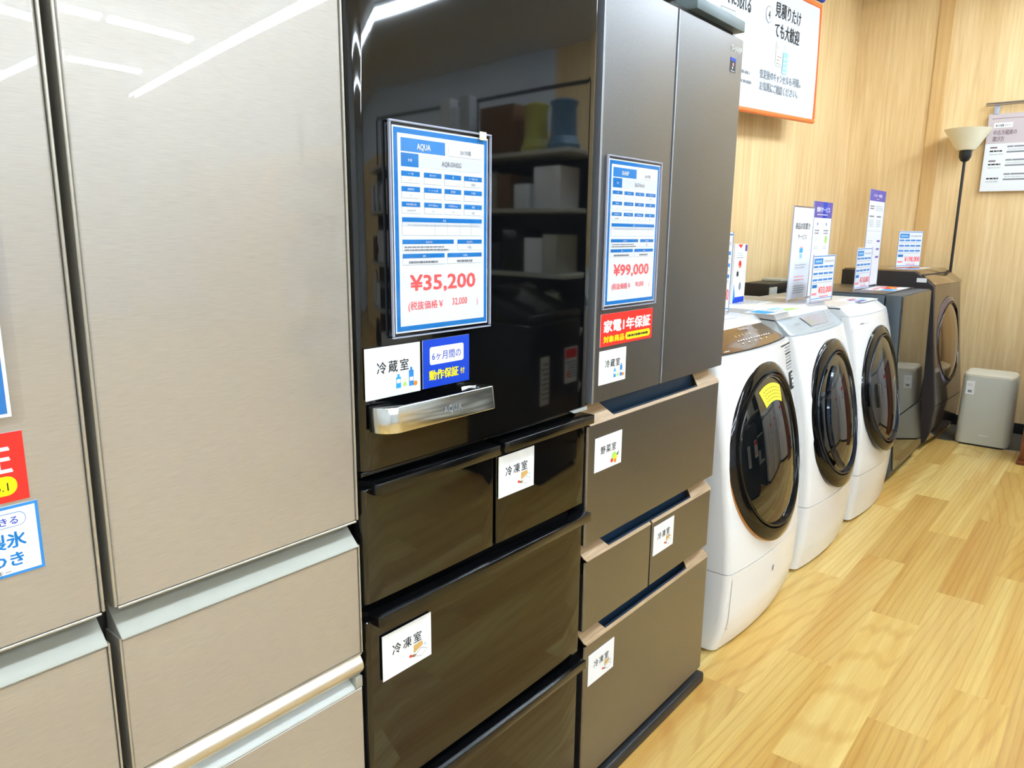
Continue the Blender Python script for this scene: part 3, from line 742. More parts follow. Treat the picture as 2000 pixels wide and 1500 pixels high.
def washer(label, x0, x1, prof, seam, zt, style, dc, R, th, panel, body, sidem, top, bow=.028, depth=.63, panel_slope=None):
    g = thing('washing_machine', label, 'washing machine', ((x0 + x1) / 2, .35, 0))
    (py0, pz0), (py1, pz1) = panel_slope; yb = min(.155, py1 - .004)
    hi = [(interp(prof, z), z) for z in [seam + .0015 + (pz0 - .001 - seam - .0015) * k / 22 for k in range(23)]]
    lo = dense(prof, .012, seam - .0015, 12)
    fp = MB(); sweep(fp, [(y, z, 1) for y, z in hi] + [(yb, pz0 - .001, 0), (yb, seam + .0015, 0)], x0, x1, bow, body); fo = fp.build('front_panel', g)
    kp = MB(); sweep(kp, [(y, z, 1) for y, z in lo] + [(yb, seam - .0015, 0), (yb, .012, 0)], x0, x1, bow, body); ko = kp.build('kick_panel', g)
    MB().box(x0 + .02, x1 - .02, .06, .60, 0, .0115, 'gap').build('base', g)
    MB().prism(((yb + .001, .013), (yb + .001, pz1 - .004 - (py1 + .001 - yb) * (pz1 - pz0) / (py1 - py0) - .004), (py1 + .002, pz1 - .008), (depth, zt - .012), (depth, .013)), 'x', x0 + .0015, x1 - .0015, sidem, .001, 1).build('cabinet', g)
    pn = MB(); sweep(pn, [(py0, pz0, 1), (py0 - .002, pz0 + .003, 1), (py1 - .002, pz1 - .001, .25), (py1, pz1, .2), (py1, pz1 - .007, .2), (yb, pz0, .0)], x0 + .001, x1 - .001, bow, panel, .012); po = pn.build('control_panel', g)
    tp = MB(); tp.prism(((py1 + .001, pz1 - .003), (py1 + .001, pz1), (py1 + .025, zt), (depth, zt), (depth, zt - .011)), 'x', x0 + .001, x1 - .001, top, .002, 1); to = tp.build('top_cover', g)
    fm = doorframe(*dc, th); do, win = door(g, fm, R, style)
    # dark recess lines along the seam
    sl = MB(); sweep(sl, [(interp(prof, seam) + .004, seam - .0013, 1), (interp(prof, seam) + .004, seam + .0013, 1), (yb, seam + .0013, 0), (yb, seam - .0013, 0)], x0 + .002, x1 - .002, bow, 'greytxt'); sl.build('seam', g)
    return dict(root=g, front=fo, kick=ko, panel=po, top=to, door=do, win=win, fm=fm, slope=panel_slope, x0=x0, x1=x1)
def slopeframe(W_, x):
    """frame lying on the sloped control panel, origin at its front edge"""
    (y0, z0), (y1, z1) = W_['slope']; a = math.atan2(z1 - z0, y1 - y0)
    return Matrix.Translation((x, y0 + .0, z0 + .0045)) @ Matrix.Rotation(a, 4, 'X')

# --- first: white with bronze panel
p1 = [(0, .004), (.05, -.014), (.12, -.028), (.28, -.034), (.40, -.028), (.50, -.016), (.65, .002), (.80, .028), (.90, .046), (1.0, .066)]
W1 = washer('white front-loading washing machine with bronze control panel and yellow sticker on its door', 2.072, 2.702, p1, .281, 1.030, 'hit', (2.387, .006, .619), .298, 10, 'panel_brown', 'white', 'white_matte', 'white', panel_slope=((.075, .957), (.190, 1.004)))
f = slopeframe(W1, 2.08)
b = MB(); b.rect(f, .06, .012, .10, .0150, 'paper'); 
for k in range(13): b.rect(f, .235 + k * .022, .045, .246 + k * .022, .049 + (k % 3) * .001, 'paper')
for k in range(5): b.rect(f, .24 + k * .05, .030, .252 + k * .05, .033, 'cream')
for k in range(5): b.rect(f, .27 + k * .03, .068, .273 + k * .03, .078, 'cream')
b.rect(f, .10, .074, .135, .079, 'paper'); b.rect(f, .12, .060, .132, .064, 'paper'); b.lines(f, .36, .45, .100, .112, 2, 'lightgrey'); b.rect(f, .47, .075, .473, .088, 'cream')
b.build('panel_legend', W1['panel'])
lp = MB(); sweep(lp, [(.0715, .9525, 1), (.0705, .959, 1), (.080, .959, 1), (.080, .9525, 1)], 2.074, 2.700, .028, 'gap', .012); lp.build('panel_lip', W1['panel'])
# yellow sticker curved on the window
def on_window(fm, r, a, R, off=.0012):
    q = (.86 - .042) * R; p = fm @ Vector((r * math.cos(a), r * math.sin(a), win_h(r / q) + off)); p.y += .026 * (r * math.cos(a) / (R * 1.05)) ** 2
    return p
b = MB(); n1, n2 = 14, 5; fm = W1['fm']; gv = []
for i in range(n1 + 1):
    a = math.radians(66 + 48 * i / n1); gv.append([b.bm.verts.new(on_window(fm, .165 + .058 * j / n2, a, .298)) for j in range(n2 + 1)])
for i in range(n1):
    for j in range(n2):
        fc = b.bm.faces.new((gv[i][j], gv[i][j + 1], gv[i + 1][j + 1], gv[i + 1][j])); fc.material_index = b.mi('stickyellow'); fc.smooth = True
for rr in (.175, .186, .197, .208):
    for i in range(9):
        a0 = math.radians(70 + i * 4.4); a1 = math.radians(70 + i * 4.4 + 2.6)
        fc = b.bm.faces.new([b.bm.verts.new(on_window(fm, r2, a2, .298, .0018)) for r2, a2 in ((rr, a0), (rr + .003, a0), (rr + .003, a1), (rr, a1))]); fc.material_index = b.mi('brownp')
b.build('yellow_sticker', W1['win'])
# specification print at the upper right of the front
def on_front(prof, bow, x0, x1, x, z, off=.0015):
    u = (x - x0) / (x1 - x0); return Vector((x, interp(prof, z) + dyf(u, x1 - x0, bow) - off, z))
def front_rect(b, W_, prof, xa, xb, za, zb, m, off=.0015, bow=.028):
    fc = b.bm.faces.new([b.bm.verts.new(on_front(prof, bow, W_['x0'], W_['x1'], x, z, off)) for x, z in ((xa, za), (xb, za), (xb, zb), (xa, zb))]); fc.material_index = b.mi(m)
b = MB()
for r in range(9):
    for c_ in range(4 if r else 7): front_rect(b, W1, p1, 2.600 + (c_ - (0 if r else 2)) * .021, 2.617 + (c_ - (0 if r else 2)) * .021, .938 - r * .0105, .943 - r * .0105, 'greytxt' if r % 3 else 'black')
front_rect(b, W1, p1, 2.622, 2.688, .778, .842, 'black'); front_rect(b, W1, p1, 2.648, 2.684, .818, .834, 'paper', .0022); front_rect(b, W1, p1, 2.656, 2.684, .788, .810, 'paper', .0022); front_rect(b, W1, p1, 2.662, 2.676, .792, .800, 'black', .0026); front_rect(b, W1, p1, 2.655, 2.672, .823, .829, 'black', .0026)
b.build('specification_print', W1['front'])
b = MB(); front_rect(b, W1, p1, 2.387, 2.397, .195, .217, 'greytxt')
b.build('maker_mark', W1['kick'])
b = MB()
for (xa, za, xb, zb) in ((2.090, .262, 2.094, .262), (2.104, .085, 2.120, .085)): pass
for k in range(12):
    z0 = .262 - k * .0145; xs = 2.094 + (k / 12) * .002
    front_rect(b, W1, p1, xs, xs + .0016, z0 - .0145, z0, 'black')
front_rect(b, W1, p1, 2.096, 2.110, .0870, .0882, 'black')
b.build('access_flap', W1['kick'])

# --- second: white with pale silver panel
p2 = [(0, .004), (.10, -.012), (.27, -.022), (.42, -.018), (.55, -.008), (.70, .018), (.85, .058), (.93, .082), (1.0, .10)]
W2 = washer('white front-loading washing machine with pale silver control panel and smoked oval-looking door', 2.838, 3.472, p2, .277, 1.034, 'pan', (3.156, .014, .604), .304, 10, 'panel_silver', 'white', 'white_matte', 'white', panel_slope=((.095, .942), (.185, 1.000)))
f = slopeframe(W2, 2.85)
b = MB(); b.rect(f, .20, .030, .42, .090, 'lcd2'); b.rect(f, .205, .034, .30, .072, 'lcd', 2)
for k in range(9): b.rect(f, .21 + k * .030, .012, .222 + k * .030, .0145, 'greytxt'); 
for k in range(4): b.rect(f, .45 + k * .030, .055 + (k % 2) * .02, .460 + k * .030, .059 + (k % 2) * .02, 'greytxt')
b.text(f, 'Panasonic', .075, .055, .016, 'greytxt', 'LEFT', 0, 1); b.lines(f, .09, .15, .030, .042, 2, 'lightgrey'); b.rect(f, .50, .092, .525, .095, 'greytxt')
b.build('panel_legend', W2['panel'])
# handle blade on the left of the second door
b = MB(); fm = W2['fm']; pts = []
for k in range(17):
    a = math.radians(118 + 124 * k / 16); pts.append(fm @ Vector((.226 * math.cos(a), .226 * math.sin(a), .030)))
b.tube(pts, .012, 'door_blue', 8); b.build('door_handle', W2['door'])
b = MB(); b.lines(Matrix.Translation((0, 0, 0)) @ front(3.40, .060, .905), 0, .04, 0, .018, 3, 'lightgrey'); b.build('detergent_legend', W2['front'])
b = MB()
for z0 in (.880, .765): front_rect(b, W2, p2, 2.885, 2.985, z0, z0 + .0015, 'lightgrey')
for k in range(6): front_rect(b, W2, p2, 2.985, 2.9865, .765 + k * .02, .785 + k * .02, 'lightgrey')
b.build('detergent_drawer_outline', W2['front'])
b = MB(); front_rect(b, W2, p2, 2.90, 2.945, .092, .096, 'lightgrey'); front_rect(b, W2, p2, 2.91, 2.935, .120, .124, 'lightgrey'); b.build('kick_print', W2['kick'])

# --- third: white
p3 = [(0, -.006), (.15, -.022), (.27, -.026), (.42, -.020), (.60, -.004), (.75, .022), (.86, .045), (.95, .066), (1.0, .09)]
W3 = washer('white front-loading washing machine with black round door, third of the three white ones', 3.532, 4.158, p3, .232, 1.007, 'tri', (3.845, .000, .604), .300, 10, 'white', 'white', 'white_matte', 'white', panel_slope=((.076, .962), (.145, 1.000)))
b = MB(); f = slopeframe(W3, 3.54); b.build('panel_legend', W3['panel']) if False else None
b = MB()
for k in range(4):
    for j in range(2): front_rect(b, W3, p3, 3.90 + k * .035, 3.912 + k * .035, .900 + j * .025, .9035 + j * .025, 'lightgrey')
front_rect(b, W3, p3, 3.60, 3.64, .925, .930, 'greytxt'); front_rect(b, W3, p3, 3.65, 3.70, .925, .929, 'lightgrey'); front_rect(b, W3, p3, 4.10, 4.112, .875, .935, 'greytxt')
b.build('panel_legend', W3['front'])
b = MB(); front_rect(b, W3, p3, 4.03, 4.10, .170, .178, 'greytxt'); front_rect(b, W3, p3, 4.03, 4.09, .085, .092, 'greytxt'); b.build('maker_mark', W3['kick'])
b = MB(); fm = W3['fm']; b.box(-.262, -.225, -.055, .055, .022, .040, 'black_gloss', .004, 2, fm); b.build('door_handle', W3['door'])

# --- fourth: graphite with flat smoked mirror front
g4 = thing('washing_machine', 'dark graphite washing machine with a flat smoked mirror front, beyond the white ones', 'washing machine', (4.59, .35, 0))
x0, x1 = 4.245, 4.955
MB().prism(((.135, .02), (.135, 1.018), (.66, 1.018), (.66, .02)), 'x', x0 + .004, x1 - .004, 'graphite', .004).build('cabinet', g4)
MB().prism(((.036, .36), (.056, 1.018), (.128, 1.018), (.128, .36)), 'x', x0, x1, 'graphite', .003).build('front_frame', g4)
MB().prism(((.010, .075), (.0355, .357), (.128, .357), (.128, .03), (.03, .03)), 'x', x0, x1, 'graphite', .003).build('kick_panel', g4)
gm = MB(); gm.prism(((.0285, .364), (.0475, 1.014), (.055, 1.014), (.035, .364)), 'x', x0 + .012, x1 - .003, 'mirror_black', .001, 1); gmo = gm.build('mirror_panel', g4)
gm = MB(); gm.prism(((.003, .080), (.028, .356), (.034, .356), (.009, .080)), 'x', x0 + .012, x1 - .003, 'mirror_black', .001, 1); gm.build('lower_mirror_panel', g4)
MB().box(x0 + .02, x1 - .02, .05, .64, 0, .0195, 'gap').build('base', g4)
MB().prism(((.14, 1.0185), (.14, 1.024), (.655, 1.024), (.655, 1.0185)), 'x', x0 + .006, x1 - .006, 'graphite_top', .001).build('top_cover', g4)
b = MB(); b.lathe(((.14, -.002), (.148, .004), (.152, -.002)), doorframe(4.40, .036, .70, 2), 'black_gloss', 48); b.build('door_edge', gmo) if False else b.bm.free()

# --- fifth: bronze, taller
p5 = [(0, .020), (.06, -.006), (.12, -.024), (.27, -.034), (.40, -.020), (.55, .0), (.80, .030), (1.02, .052)]
x0, x1 = 5.105, 5.800
g5 = thing('washing_machine', 'tall bronze washing machine with brown round window, last in the row beside the pale bin', 'washing machine', (5.45, .35, 0))
MB().prism([(y, z) for z, y in p5[1:]] + [(.060, 1.033), (.165, 1.108), (.60, 1.108), (.60, .02), (.03, .02)], 'x', x0, x0 + .03, 'side_dark', .002, 1).build('side_panel', g5)
MB().prism(((.12, .02), (.12, 1.03), (.20, 1.095), (.60, 1.095), (.60, .02)), 'x', x0 + .031, x1, 'side_dark', .002, 1).build('cabinet', g5)
hi = dense(p5, .288, 1.028, 16); lo = dense(p5, .05, .284, 10)
b = MB(); sweep(b, [(y, z, 1) for y, z in hi] + [(.118, 1.028, 0), (.118, .288, 0)], x0 + .031, x1, .006, 'brown_gloss', .012); fo5 = b.build('front_panel', g5)
b = MB(); sweep(b, [(y, z, 1) for y, z in lo] + [(.118, .284, 0), (.118, .05, 0)], x0 + .031, x1, .006, 'brown_gloss', .012); b.build('kick_panel', g5)
a5 = math.atan2(1.116 - 1.032, .168 - .056)
MB().prism(((.052, 1.0295), (.052, 1.034), (.1185, 1.0855), (.123, 1.0815), (.1, 1.0575), (.09, 1.0295)), 'x', x0 + .031, x1, 'brown_top', .001).build('control_panel', g5)
MB().prism(((.134, 1.092), (.165, 1.1165), (.598, 1.1165), (.598, 1.0965), (.20, 1.0965), (.14, 1.0585)), 'x', x0 + .031, x1, 'brown_top', .001).build('top_cover', g5)
MB().prism(((.1195, 1.081), (.124, 1.086), (.1335, 1.093), (.137, 1.086), (.128, 1.074)), 'x', x0 + .033, x1 - .002, 'gap').build('panel_slot', g5)
MB().box(x0 + .04, x1 - .03, .06, .58, 0, .0195, 'gap').build('base', g5)
MB().box(x0 - .0025, x0 - .0005, .095, .150, 1.046, 1.072, 'paper').build('side_label', g5)
door(g5, doorframe(5.462, .014, .660, 6), .290, 'tos')
g5.rotation_euler = (0, 0, math.radians(-3.5)); g5.location.x += .022; g5.location.y -= .008

# papers lying on top of the machines
def flyer(label, x, y, z, w_, d_, rz, draw, group=None):
    f = flat(x, y, z, rz); b = MB(); b.box(0, w_, 0, d_, -.0006, 0, 'paper', 0, 2, f); draw(b, f, w_, d_)
    return tag(b.build('flyer', None, f @ Vector((w_ / 2, d_ / 2, -.0006))), label, 'flyer', group)
def fl_blue(b, f, w, h):
    b.poly(f, ((w * .0, h * .25), (w * .62, h * .18), (w * .70, h * .9), (w * .15, h * .9)), 'cyan'); b.lines(f, w * .72, w * .97, h * .1, h * .9, 5, 'lightgrey')
def fl_green(b, f, w, h):
    b.rect(f, 0, h * .65, w * .8, h, 'skyb'); b.poly(f, ((w * .1, h * .05), (w, h * .0), (w, h * .4), (w * .3, h * .45)), 'green'); b.lines(f, .02, w * .9, h * .45, h * .62, 2, 'lightgrey')
def fl_red(b, f, w, h):
    b.rect(f, w * .06, h * .66, w * .94, h * .80, 'pink'); b.lines(f, w * .08, w * .92, h * .1, h * .6, 6, 'greytxt'); b.rect(f, w * .1, h * .85, w * .7, h * .9, 'violet', 2)
def fl_multi(b, f, w, h):
    b.rect(f, w * .02, h * .05, w * .40, h * .45, 'cyan'); b.poly(f, ((w * .35, h * .3), (w * .95, h * .3), (w * .9, h * .65), (w * .45, h * .65)), 'red', 2); b.poly(f, ((w * .45, h * .1), (w * .98, h * .5), (w * .98, h * .75), (w * .5, h * .35)), 'orange', 3)
    b.rect(f, w * .2, h * .7, w * .9, h * .85, 'pink'); b.rect(f, w * .04, h * .6, w * .35, h * .68, 'greytxt')
def fl_violet(b, f, w, h):
    b.rect(f, w * .05, h * .1, w * .55, h * .32, 'violet'); b.rect(f, w * .5, h * .35, w * .95, h * .55, 'skyb'); b.rect(f, w * .3, h * .6, w * .7, h * .8, 'pink'); b.disc(f, w * .7, h * .7, h * .08, 'orange', 2); b.poly(f, ((w * .1, h * .5), (w * .4, h * .4), (w * .45, h * .55), (w * .15, h * .65)), 'violet', 2)
flyer('white leaflet with violet and pink patches on the bronze-panelled washing machine', 2.28, .235, 1.0312, .30, .10, 0, fl_violet)
flyer('leaflet with a bright blue patch bridging the tops of the first two machines', 2.69, .150, 1.0352, .16, .11, 0, fl_blue)
flyer('leaflet with pale blue and green patches on the second white machine', 2.862, .155, 1.0352, .14, .085, 0, fl_green)
flyer('leaflet with a thin red heading behind the silver panel', 3.07, .345, 1.0352, .15, .22, 0, fl_red)
flyer('leaflet with violet and pale blue patches behind the third machine\'s front edge', 3.82, .135, 1.0076, .30, .13, 0, fl_violet)
flyer('leaflet with red, orange and blue patches on the dark graphite machine', 4.50, .150, 1.0248, .38, .17, 0, fl_multi)
flyer('leaflet with orange bands on the tall bronze machine', 5.30, .20, 1.1173, .40, .18, 0, fl_multi)

# ---- acrylic stands
def stand(label, x, y, z, w_, h_, rz, draw, cat='sign stand', name='sign_stand', group=None, lean=.0):
    f = front(x, y, z, rz, lean); o = None
    b = MB(); b.box(.004, w_ - .004, .012, h_ - .002, -.0012, .0, 'paper', 0, 2, f); draw(b, f @ Matrix.Translation((0, .012, 0)), w_, h_ - .012)
    base = f @ Vector((w_ / 2, 0, 0)); g = thing(name, label, cat, base, group)
    b.build('card', g)
    s_ = MB(); s_.rect(f, 0, 0, w_, h_, 'acrylic', 10); s_.rect(f, 0, 0, w_, h_, 'acrylic', -10)
    s_.box(0, w_, 0, .0030, -.045, -.0040, 'acrylic', 0, 2, f); s_.build('acrylic_holder', g)
    e = MB(); e.box(0, .0022, .0032, h_, -.0021, .0021, 'acrylic_edge', 0, 2, f); e.box(w_ - .0022, w_, .0032, h_, -.0021, .0021, 'acrylic_edge', 0, 2, f); e.box(.0023, w_ - .0023, .0, .0022, -.0021, .0021, 'acrylic_edge', 0, 2, f); e.build('holder_edge', g)
    return g
def price_small(price):
    def dr(b, f, w, h):
        b.rect(f, w * .02, h * .955, w * .98, h * .975, 'blue2'); b.rect(f, w * .02, h * .02, w * .98, h * .035, 'blue2')
        b.rect(f, w * .05, h * .79, w * .44, h * .92, 'blue2'); b.lines(f, w * .50, w * .94, h * .83, h * .88, 1, 'lightgrey', 2, .9, 0); b.lines(f, w * .10, w * .38, h * .83, h * .88, 1, 'skyb', 3, .9, 0)
        for v in (.71, .56, .42):
            for k in range(4): b.rect(f, w * (.05 + k * .23), h * v, w * (.25 + k * .23), h * (v + .045), 'blue2')
            b.lines(f, w * .07, w * .92, h * (v - .05), h * (v - .03), 1, 'lightgrey', 2, .9, 0)
        b.rect(f, w * .05, h * .27, w * .26, h * .34, 'blue'); b.rect(f, w * .05, h * .11, w * .26, h * .16, 'pink')
        b.text(f, price, w * .96, h * .14, h * .20, 'price', 'RIGHT', .0012, 1, width=w * .62, lay=3); b.lines(f, w * .4, w * .8, h * .05, h * .08, 1, 'pink', 2, .9, 0)
    return dr
def white_tall(b, f, w, h):
    b.rect(f, .004, h * .985, w - .004, h * .998, 'mauve_dk'); b.text(f, '商品お取置き', w * .5, h * .76, h * .075, 'black', 'CENTER', .0003, 1, width=w * .70); b.text(f, 'サービス', w * .5, h * .65, h * .06, 'black', 'CENTER', .0003, 1, width=w * .42)
    b.rect(f, w * .42, h * .50, w * .58, h * .55, 'cyan'); b.rect(f, w * .42, h * .555, w * .58, h * .565, 'pink'); b.rect(f, w * .44, h * .44, w * .56, h * .49, 'skyb')
    b.lines(f, w * .25, w * .80, h * .33, h * .39, 2, 'lightgrey', 2, .5, .1); b.lines(f, w * .25, w * .80, h * .20, h * .27, 2, 'pink', 2, .3, .3); b.lines(f, w * .25, w * .85, h * .06, h * .16, 4, 'greytxt', 2, .25, .3)
def blue_tall(b, f, w, h):
    b.rect(f, 0, h * .83, w, h, 'violet'); b.rect(f, w * .5, h * .83, w * .72, h, 'navyblue', 2); b.text(f, '無料サービス', w * .52, h * .895, h * .06, 'paper', 'CENTER', .0008, 1, width=w * .70, lay=3); b.rect(f, w * .2, h * .86, w * .75, h * .868, 'paper', 3)
    for u in (.15, .62):
        b.rect(f, w * (u + .1), h * .75, w * (u + .14), h * .78, 'navyblue'); b.lines(f, w * u, w * (u + .25), h * .66, h * .72, 2, 'greytxt', 2, .5, .1); b.lines(f, w * u, w * (u + .25), h * .50, h * .54, 2, 'lightgrey', 2, .4, .1)
    b.disc(f, w * .78, h * .60, w * .07, 'green'); b.disc(f, w * .25, h * .60, w * .05, 'pale')
def violet_tall(b, f, w, h):
    b.rect(f, 0, h * .885, w, h, 'violet'); b.text(f, 'ハロー保証', w * .5, h * .93, h * .035, 'paper', 'CENTER', .0006, 1, width=w * .55, lay=3); b.rect(f, w * .42, h * .905, w * .6, h * .909, 'paper', 3)
    b.lines(f, w * .10, w * .35, h * .80, h * .85, 2, 'mauve_dk', 2, .5, .1); b.lines(f, w * .42, w * .90, h * .79, h * .85, 3, 'lightgrey', 2, .5, .1)
    for u in (.1, .55): b.rect(f, w * u, h * .72, w * (u + .28), h * .735, 'greytxt'); b.lines(f, w * u, w * (u + .3), h * .62, h * .70, 4, 'lightgrey', 2, .5, .1)
    b.rect(f, w * .05, h * .575, w * .95, h * .579, 'lightgrey')
    for k in range(3): b.rect(f, w * .72, h * (.46 - k * .085), w * .92, h * (.48 - k * .085), 'violet'); b.lines(f, w * .08, w * .55, h * (.45 - k * .085), h * (.49 - k * .085), 2, 'lightgrey', 2, .4, .3)
stand('tall white stand headed 商品お取置き on the second white washing machine', 3.225, .290, 1.0342, .262, .410, 0, white_tall)
stand('price stand reading ¥33,000 on the second white washing machine', 3.235, .195, 1.0352, .268, .205, math.radians(-2), price_small('¥33,000'), 'price stand', 'price_stand')
stand('tall stand with deep blue header behind the white stand, on the third washing machine', 3.830, .405, 1.0072, .295, .480, 0, blue_tall)
stand('price stand on the dark graphite washing machine', 4.275, .30, 1.0242, .295, .235, 0, price_small('¥110,000'), 'price stand', 'price_stand')
stand('tall narrow stand with violet header beside the price stand of the graphite machine', 4.56, .34, 1.0242, .34, .555, 0, violet_tall)
stand('price stand on the tall bronze washing machine', 5.29, .33, 1.1167, .235, .240, math.radians(-24), price_small('¥198,000'), 'price stand', 'price_stand')
stand('tall white stand mostly hidden behind the taupe refrigerator', 2.50, .40, 1.0302, .20, .42, 0, violet_tall)
stand('small price stand mostly hidden behind the taupe refrigerator', 2.42, .30, 1.0302, .225, .30, 0, price_small('¥88,000'), 'price stand', 'price_stand')
# boxed hose kit
x0, x1, y0, y1, z0, z1 = 3.012, 3.140, .445, .535, 1.0345, 1.281
b = MB(); b.box(x0, x1, y0, y1, z0, z1, 'paper', .001, 1); f = front(x0, y0 - .0003, z0); w_, h_ = x1 - x0, z1 - z0
b.rect(f, w_ * .04, 0, w_ * .96, h_ * .10, 'navyblue'); b.poly(f, ((w_ * .03, h_ * .02), (w_ * .2, h_ * .09), (w_ * .08, h_ * .35)), 'blue2', 2)
b.disc(f, w_ * .45, h_ * .66, h_ * .065, 'red', 2, .9); b.disc(f, w_ * .40, h_ * .62, h_ * .025, 'tan', 3); b.disc(f, w_ * .30, h_ * .50, h_ * .055, 'greytxt', 2, .7); b.rect(f, w_ * .22, h_ * .46, w_ * .38, h_ * .53, 'black', 3); b.disc(f, w_ * .55, h_ * .28, h_ * .07, 'greytxt', 2, .7)
b.poly(f, ((w_ * .2, h_ * .995), (w_ * .6, h_ * .995), (w_ * .45, h_ * .93)), 'red', 2); b.rect(f, w_ * .8, h_ * .88, w_ * .97, h_ * .99, 'violet', 2); b.lines(f, w_ * .15, w_ * .7, h_ * .80, h_ * .88, 2, 'lightgrey', 2, .4, .2); b.rect(f, w_ * .15, h_ * .765, w_ * .7, h_ * .775, 'greytxt')
b.disc(f, w_ * .92, h_ * .50, h_ * .045, 'blue2', 2, .5); b.disc(f, w_ * .92, h_ * .50, h_ * .040, 'paper', 3, .5)
tag(b.build('accessory_box', None, ((x0 + x1) / 2, (y0 + y1) / 2, z0)), 'upright white carton with red and blue printing beside the taupe refrigerator', 'box')
# dark boxes at the back wall behind the second machine
g = thing('storage_crate', 'dark crate with a grey end against the back wall behind the white machines', 'crate', (4.34, .80, 0))
MB().box(4.15, 4.62, .70, .885, 0, .965, 'strip_wood', .004).build('stand', g)
MB().box(4.155, 4.60, .715, .875, .966, 1.050, 'black_matte', .006).build('crate', g)
MB().box(4.150, 4.255, .706, .7145, .966, 1.030, 'bin_grey', .002).build('end_panel', g)
tag(MB().box(4.40, 4.56, .74, .86, 1.0505, 1.066, 'shelf_w', .004).build('folded_tray', None, (4.48, .8, 1.0505)), 'thin grey tray lying on the dark crate at the back wall', 'tray')

# ================================================================== banner on the back wall
t = math.radians(3.25); yB = .735
bx, bz = 3.20, 1.905
fb = Matrix.Translation((bx, yB, bz)) @ Matrix.Rotation(PI / 2, 4, 'X') @ Matrix.Rotation(t, 4, 'Z')
g = thing('banner', 'white hanging banner with orange edging on the wood wall above the washing machines', 'banner', (bx, yB, bz))
W_, H_ = 1.470, .605
def wav(u, v): return .006 * math.sin(u * 5 + v * 3) + .004 * math.sin(u * 11 - v * 4) 
b = MB(); nu, nv = 40, 20
G = [[b.bm.verts.new(fb @ Vector((W_ * i / nu, H_ * j / nv, wav(W_ * i / nu, H_ * j / nv)))) for j in range(nv + 1)] for i in range(nu + 1)]
ci = b.mi('cloth_sheet')
for i in range(nu):
    for j in range(nv):
        fc = b.bm.faces.new((G[i][j], G[i + 1][j], G[i + 1][j + 1], G[i][j + 1])); fc.smooth = True; fc.material_index = ci
n0 = len(b.bm.verts)
ff = Matrix.Identity(4); q = MB()
q.text(ff, '見積りたけ', .815, .470, .078, 'black', 'LEFT', .0012, 1, width=.365); q.text(ff, 'ても大歓迎', .815, .375, .078, 'black', 'LEFT', .0012, 1, width=.355)
q.disc(ff, .748, .462, .040, 'greytxt', 1); q.disc(ff, .748, .462, .037, 'cloth_sheet', 2); q.text(ff, '4', .748, .442, .055, 'black', 'CENTER', .0008, .9, lay=3)
q.rect(ff, .853, .235, .955, .355, 'lightgrey', 1); q.rect(ff, .857, .239, .951, .351, 'cream', 2); q.lines(ff, .865, .940, .245, .295, 3, 'greytxt', 3, .25, .2); q.text(ff, '¥', .875, .315, .03, 'greytxt', 'CENTER', 0, 1, lay=3); q.lines(ff, .97, 1.01, .325, .352, 2, 'lightgrey', 3, .3, .2)
q.rect(ff, .962, .205, 1.030, .312, 'skyb', 3); q.lines(ff, .97, 1.02, .21, .30, 4, 'paper', 4, .3, .2)
q.text(ff, '査定後のキャンセルも可能。', .655, .160, .048, 'greytxt', 'LEFT', .0008, 1, width=.575); q.text(ff, 'お気軽にご相談ください。', .655, .102, .048, 'greytxt', 'LEFT', .0008, 1, width=.54)
q.text(ff, 'すぐに売れる', .530, .435, .078, 'black', 'RIGHT', .0012, .86)
q.rect(ff, .157, .30, .315, .408, 'greytxt', 1); q.rect(ff, .161, .304, .311, .404, 'cloth_sheet', 2); q.lines(ff, .161, .311, .385, .402, 1, 'lightgrey', 3, .8, 0); q.text(ff, '77', .236, .335, .04, 'lightgrey', 'CENTER', 0, 1, lay=4)
q.lines(ff, .10, .58, .115, .20, 2, 'greytxt', 2, .3, .1)
vm = {}
for v in q.bm.verts:
    p = v.co; vm[v] = b.bm.verts.new(fb @ Vector((p.x, p.y, wav(p.x, p.y) + .0012 + p.z * 1.5)))
mi_ = [b.mi(m_) for m_ in q.mats]
for fc in q.bm.faces:
    try: nf = b.bm.faces.new([vm[v] for v in fc.verts]); nf.material_index = mi_[fc.material_index]
    except ValueError: pass
q.bm.free(); b.build('sheet', g)
b = MB(); b.tube([fb @ Vector((-.02, -.008, .002)), fb @ Vector((W_ + .012, -.008, .002))], .013, 'orange_bar', 12); b.build('lower_bar', g)
b = MB(); b.tube([fb @ Vector((-.02, H_ + .008, .002)), fb @ Vector((W_ + .012, H_ + .008, .002))], .013, 'orange_bar', 12); b.build('upper_bar', g)
b = MB(); b.box(W_ - .001, W_ + .004, .004, H_ - .004, -.004, .016, 'orange_bar', 0, 2, fb); b.build('side_trim', g)
b = MB(); b.tube([fb @ Vector((W_ - .35, H_ + .046, .0)), fb @ Vector((W_ + .05, H_ + .052, .0))], .016, 'navyblue', 12); tag(b.build('pole', None, fb @ Vector((W_ - .15, H_ + .03, 0))), 'blue pole end above the upper right corner of the banner', 'pole')

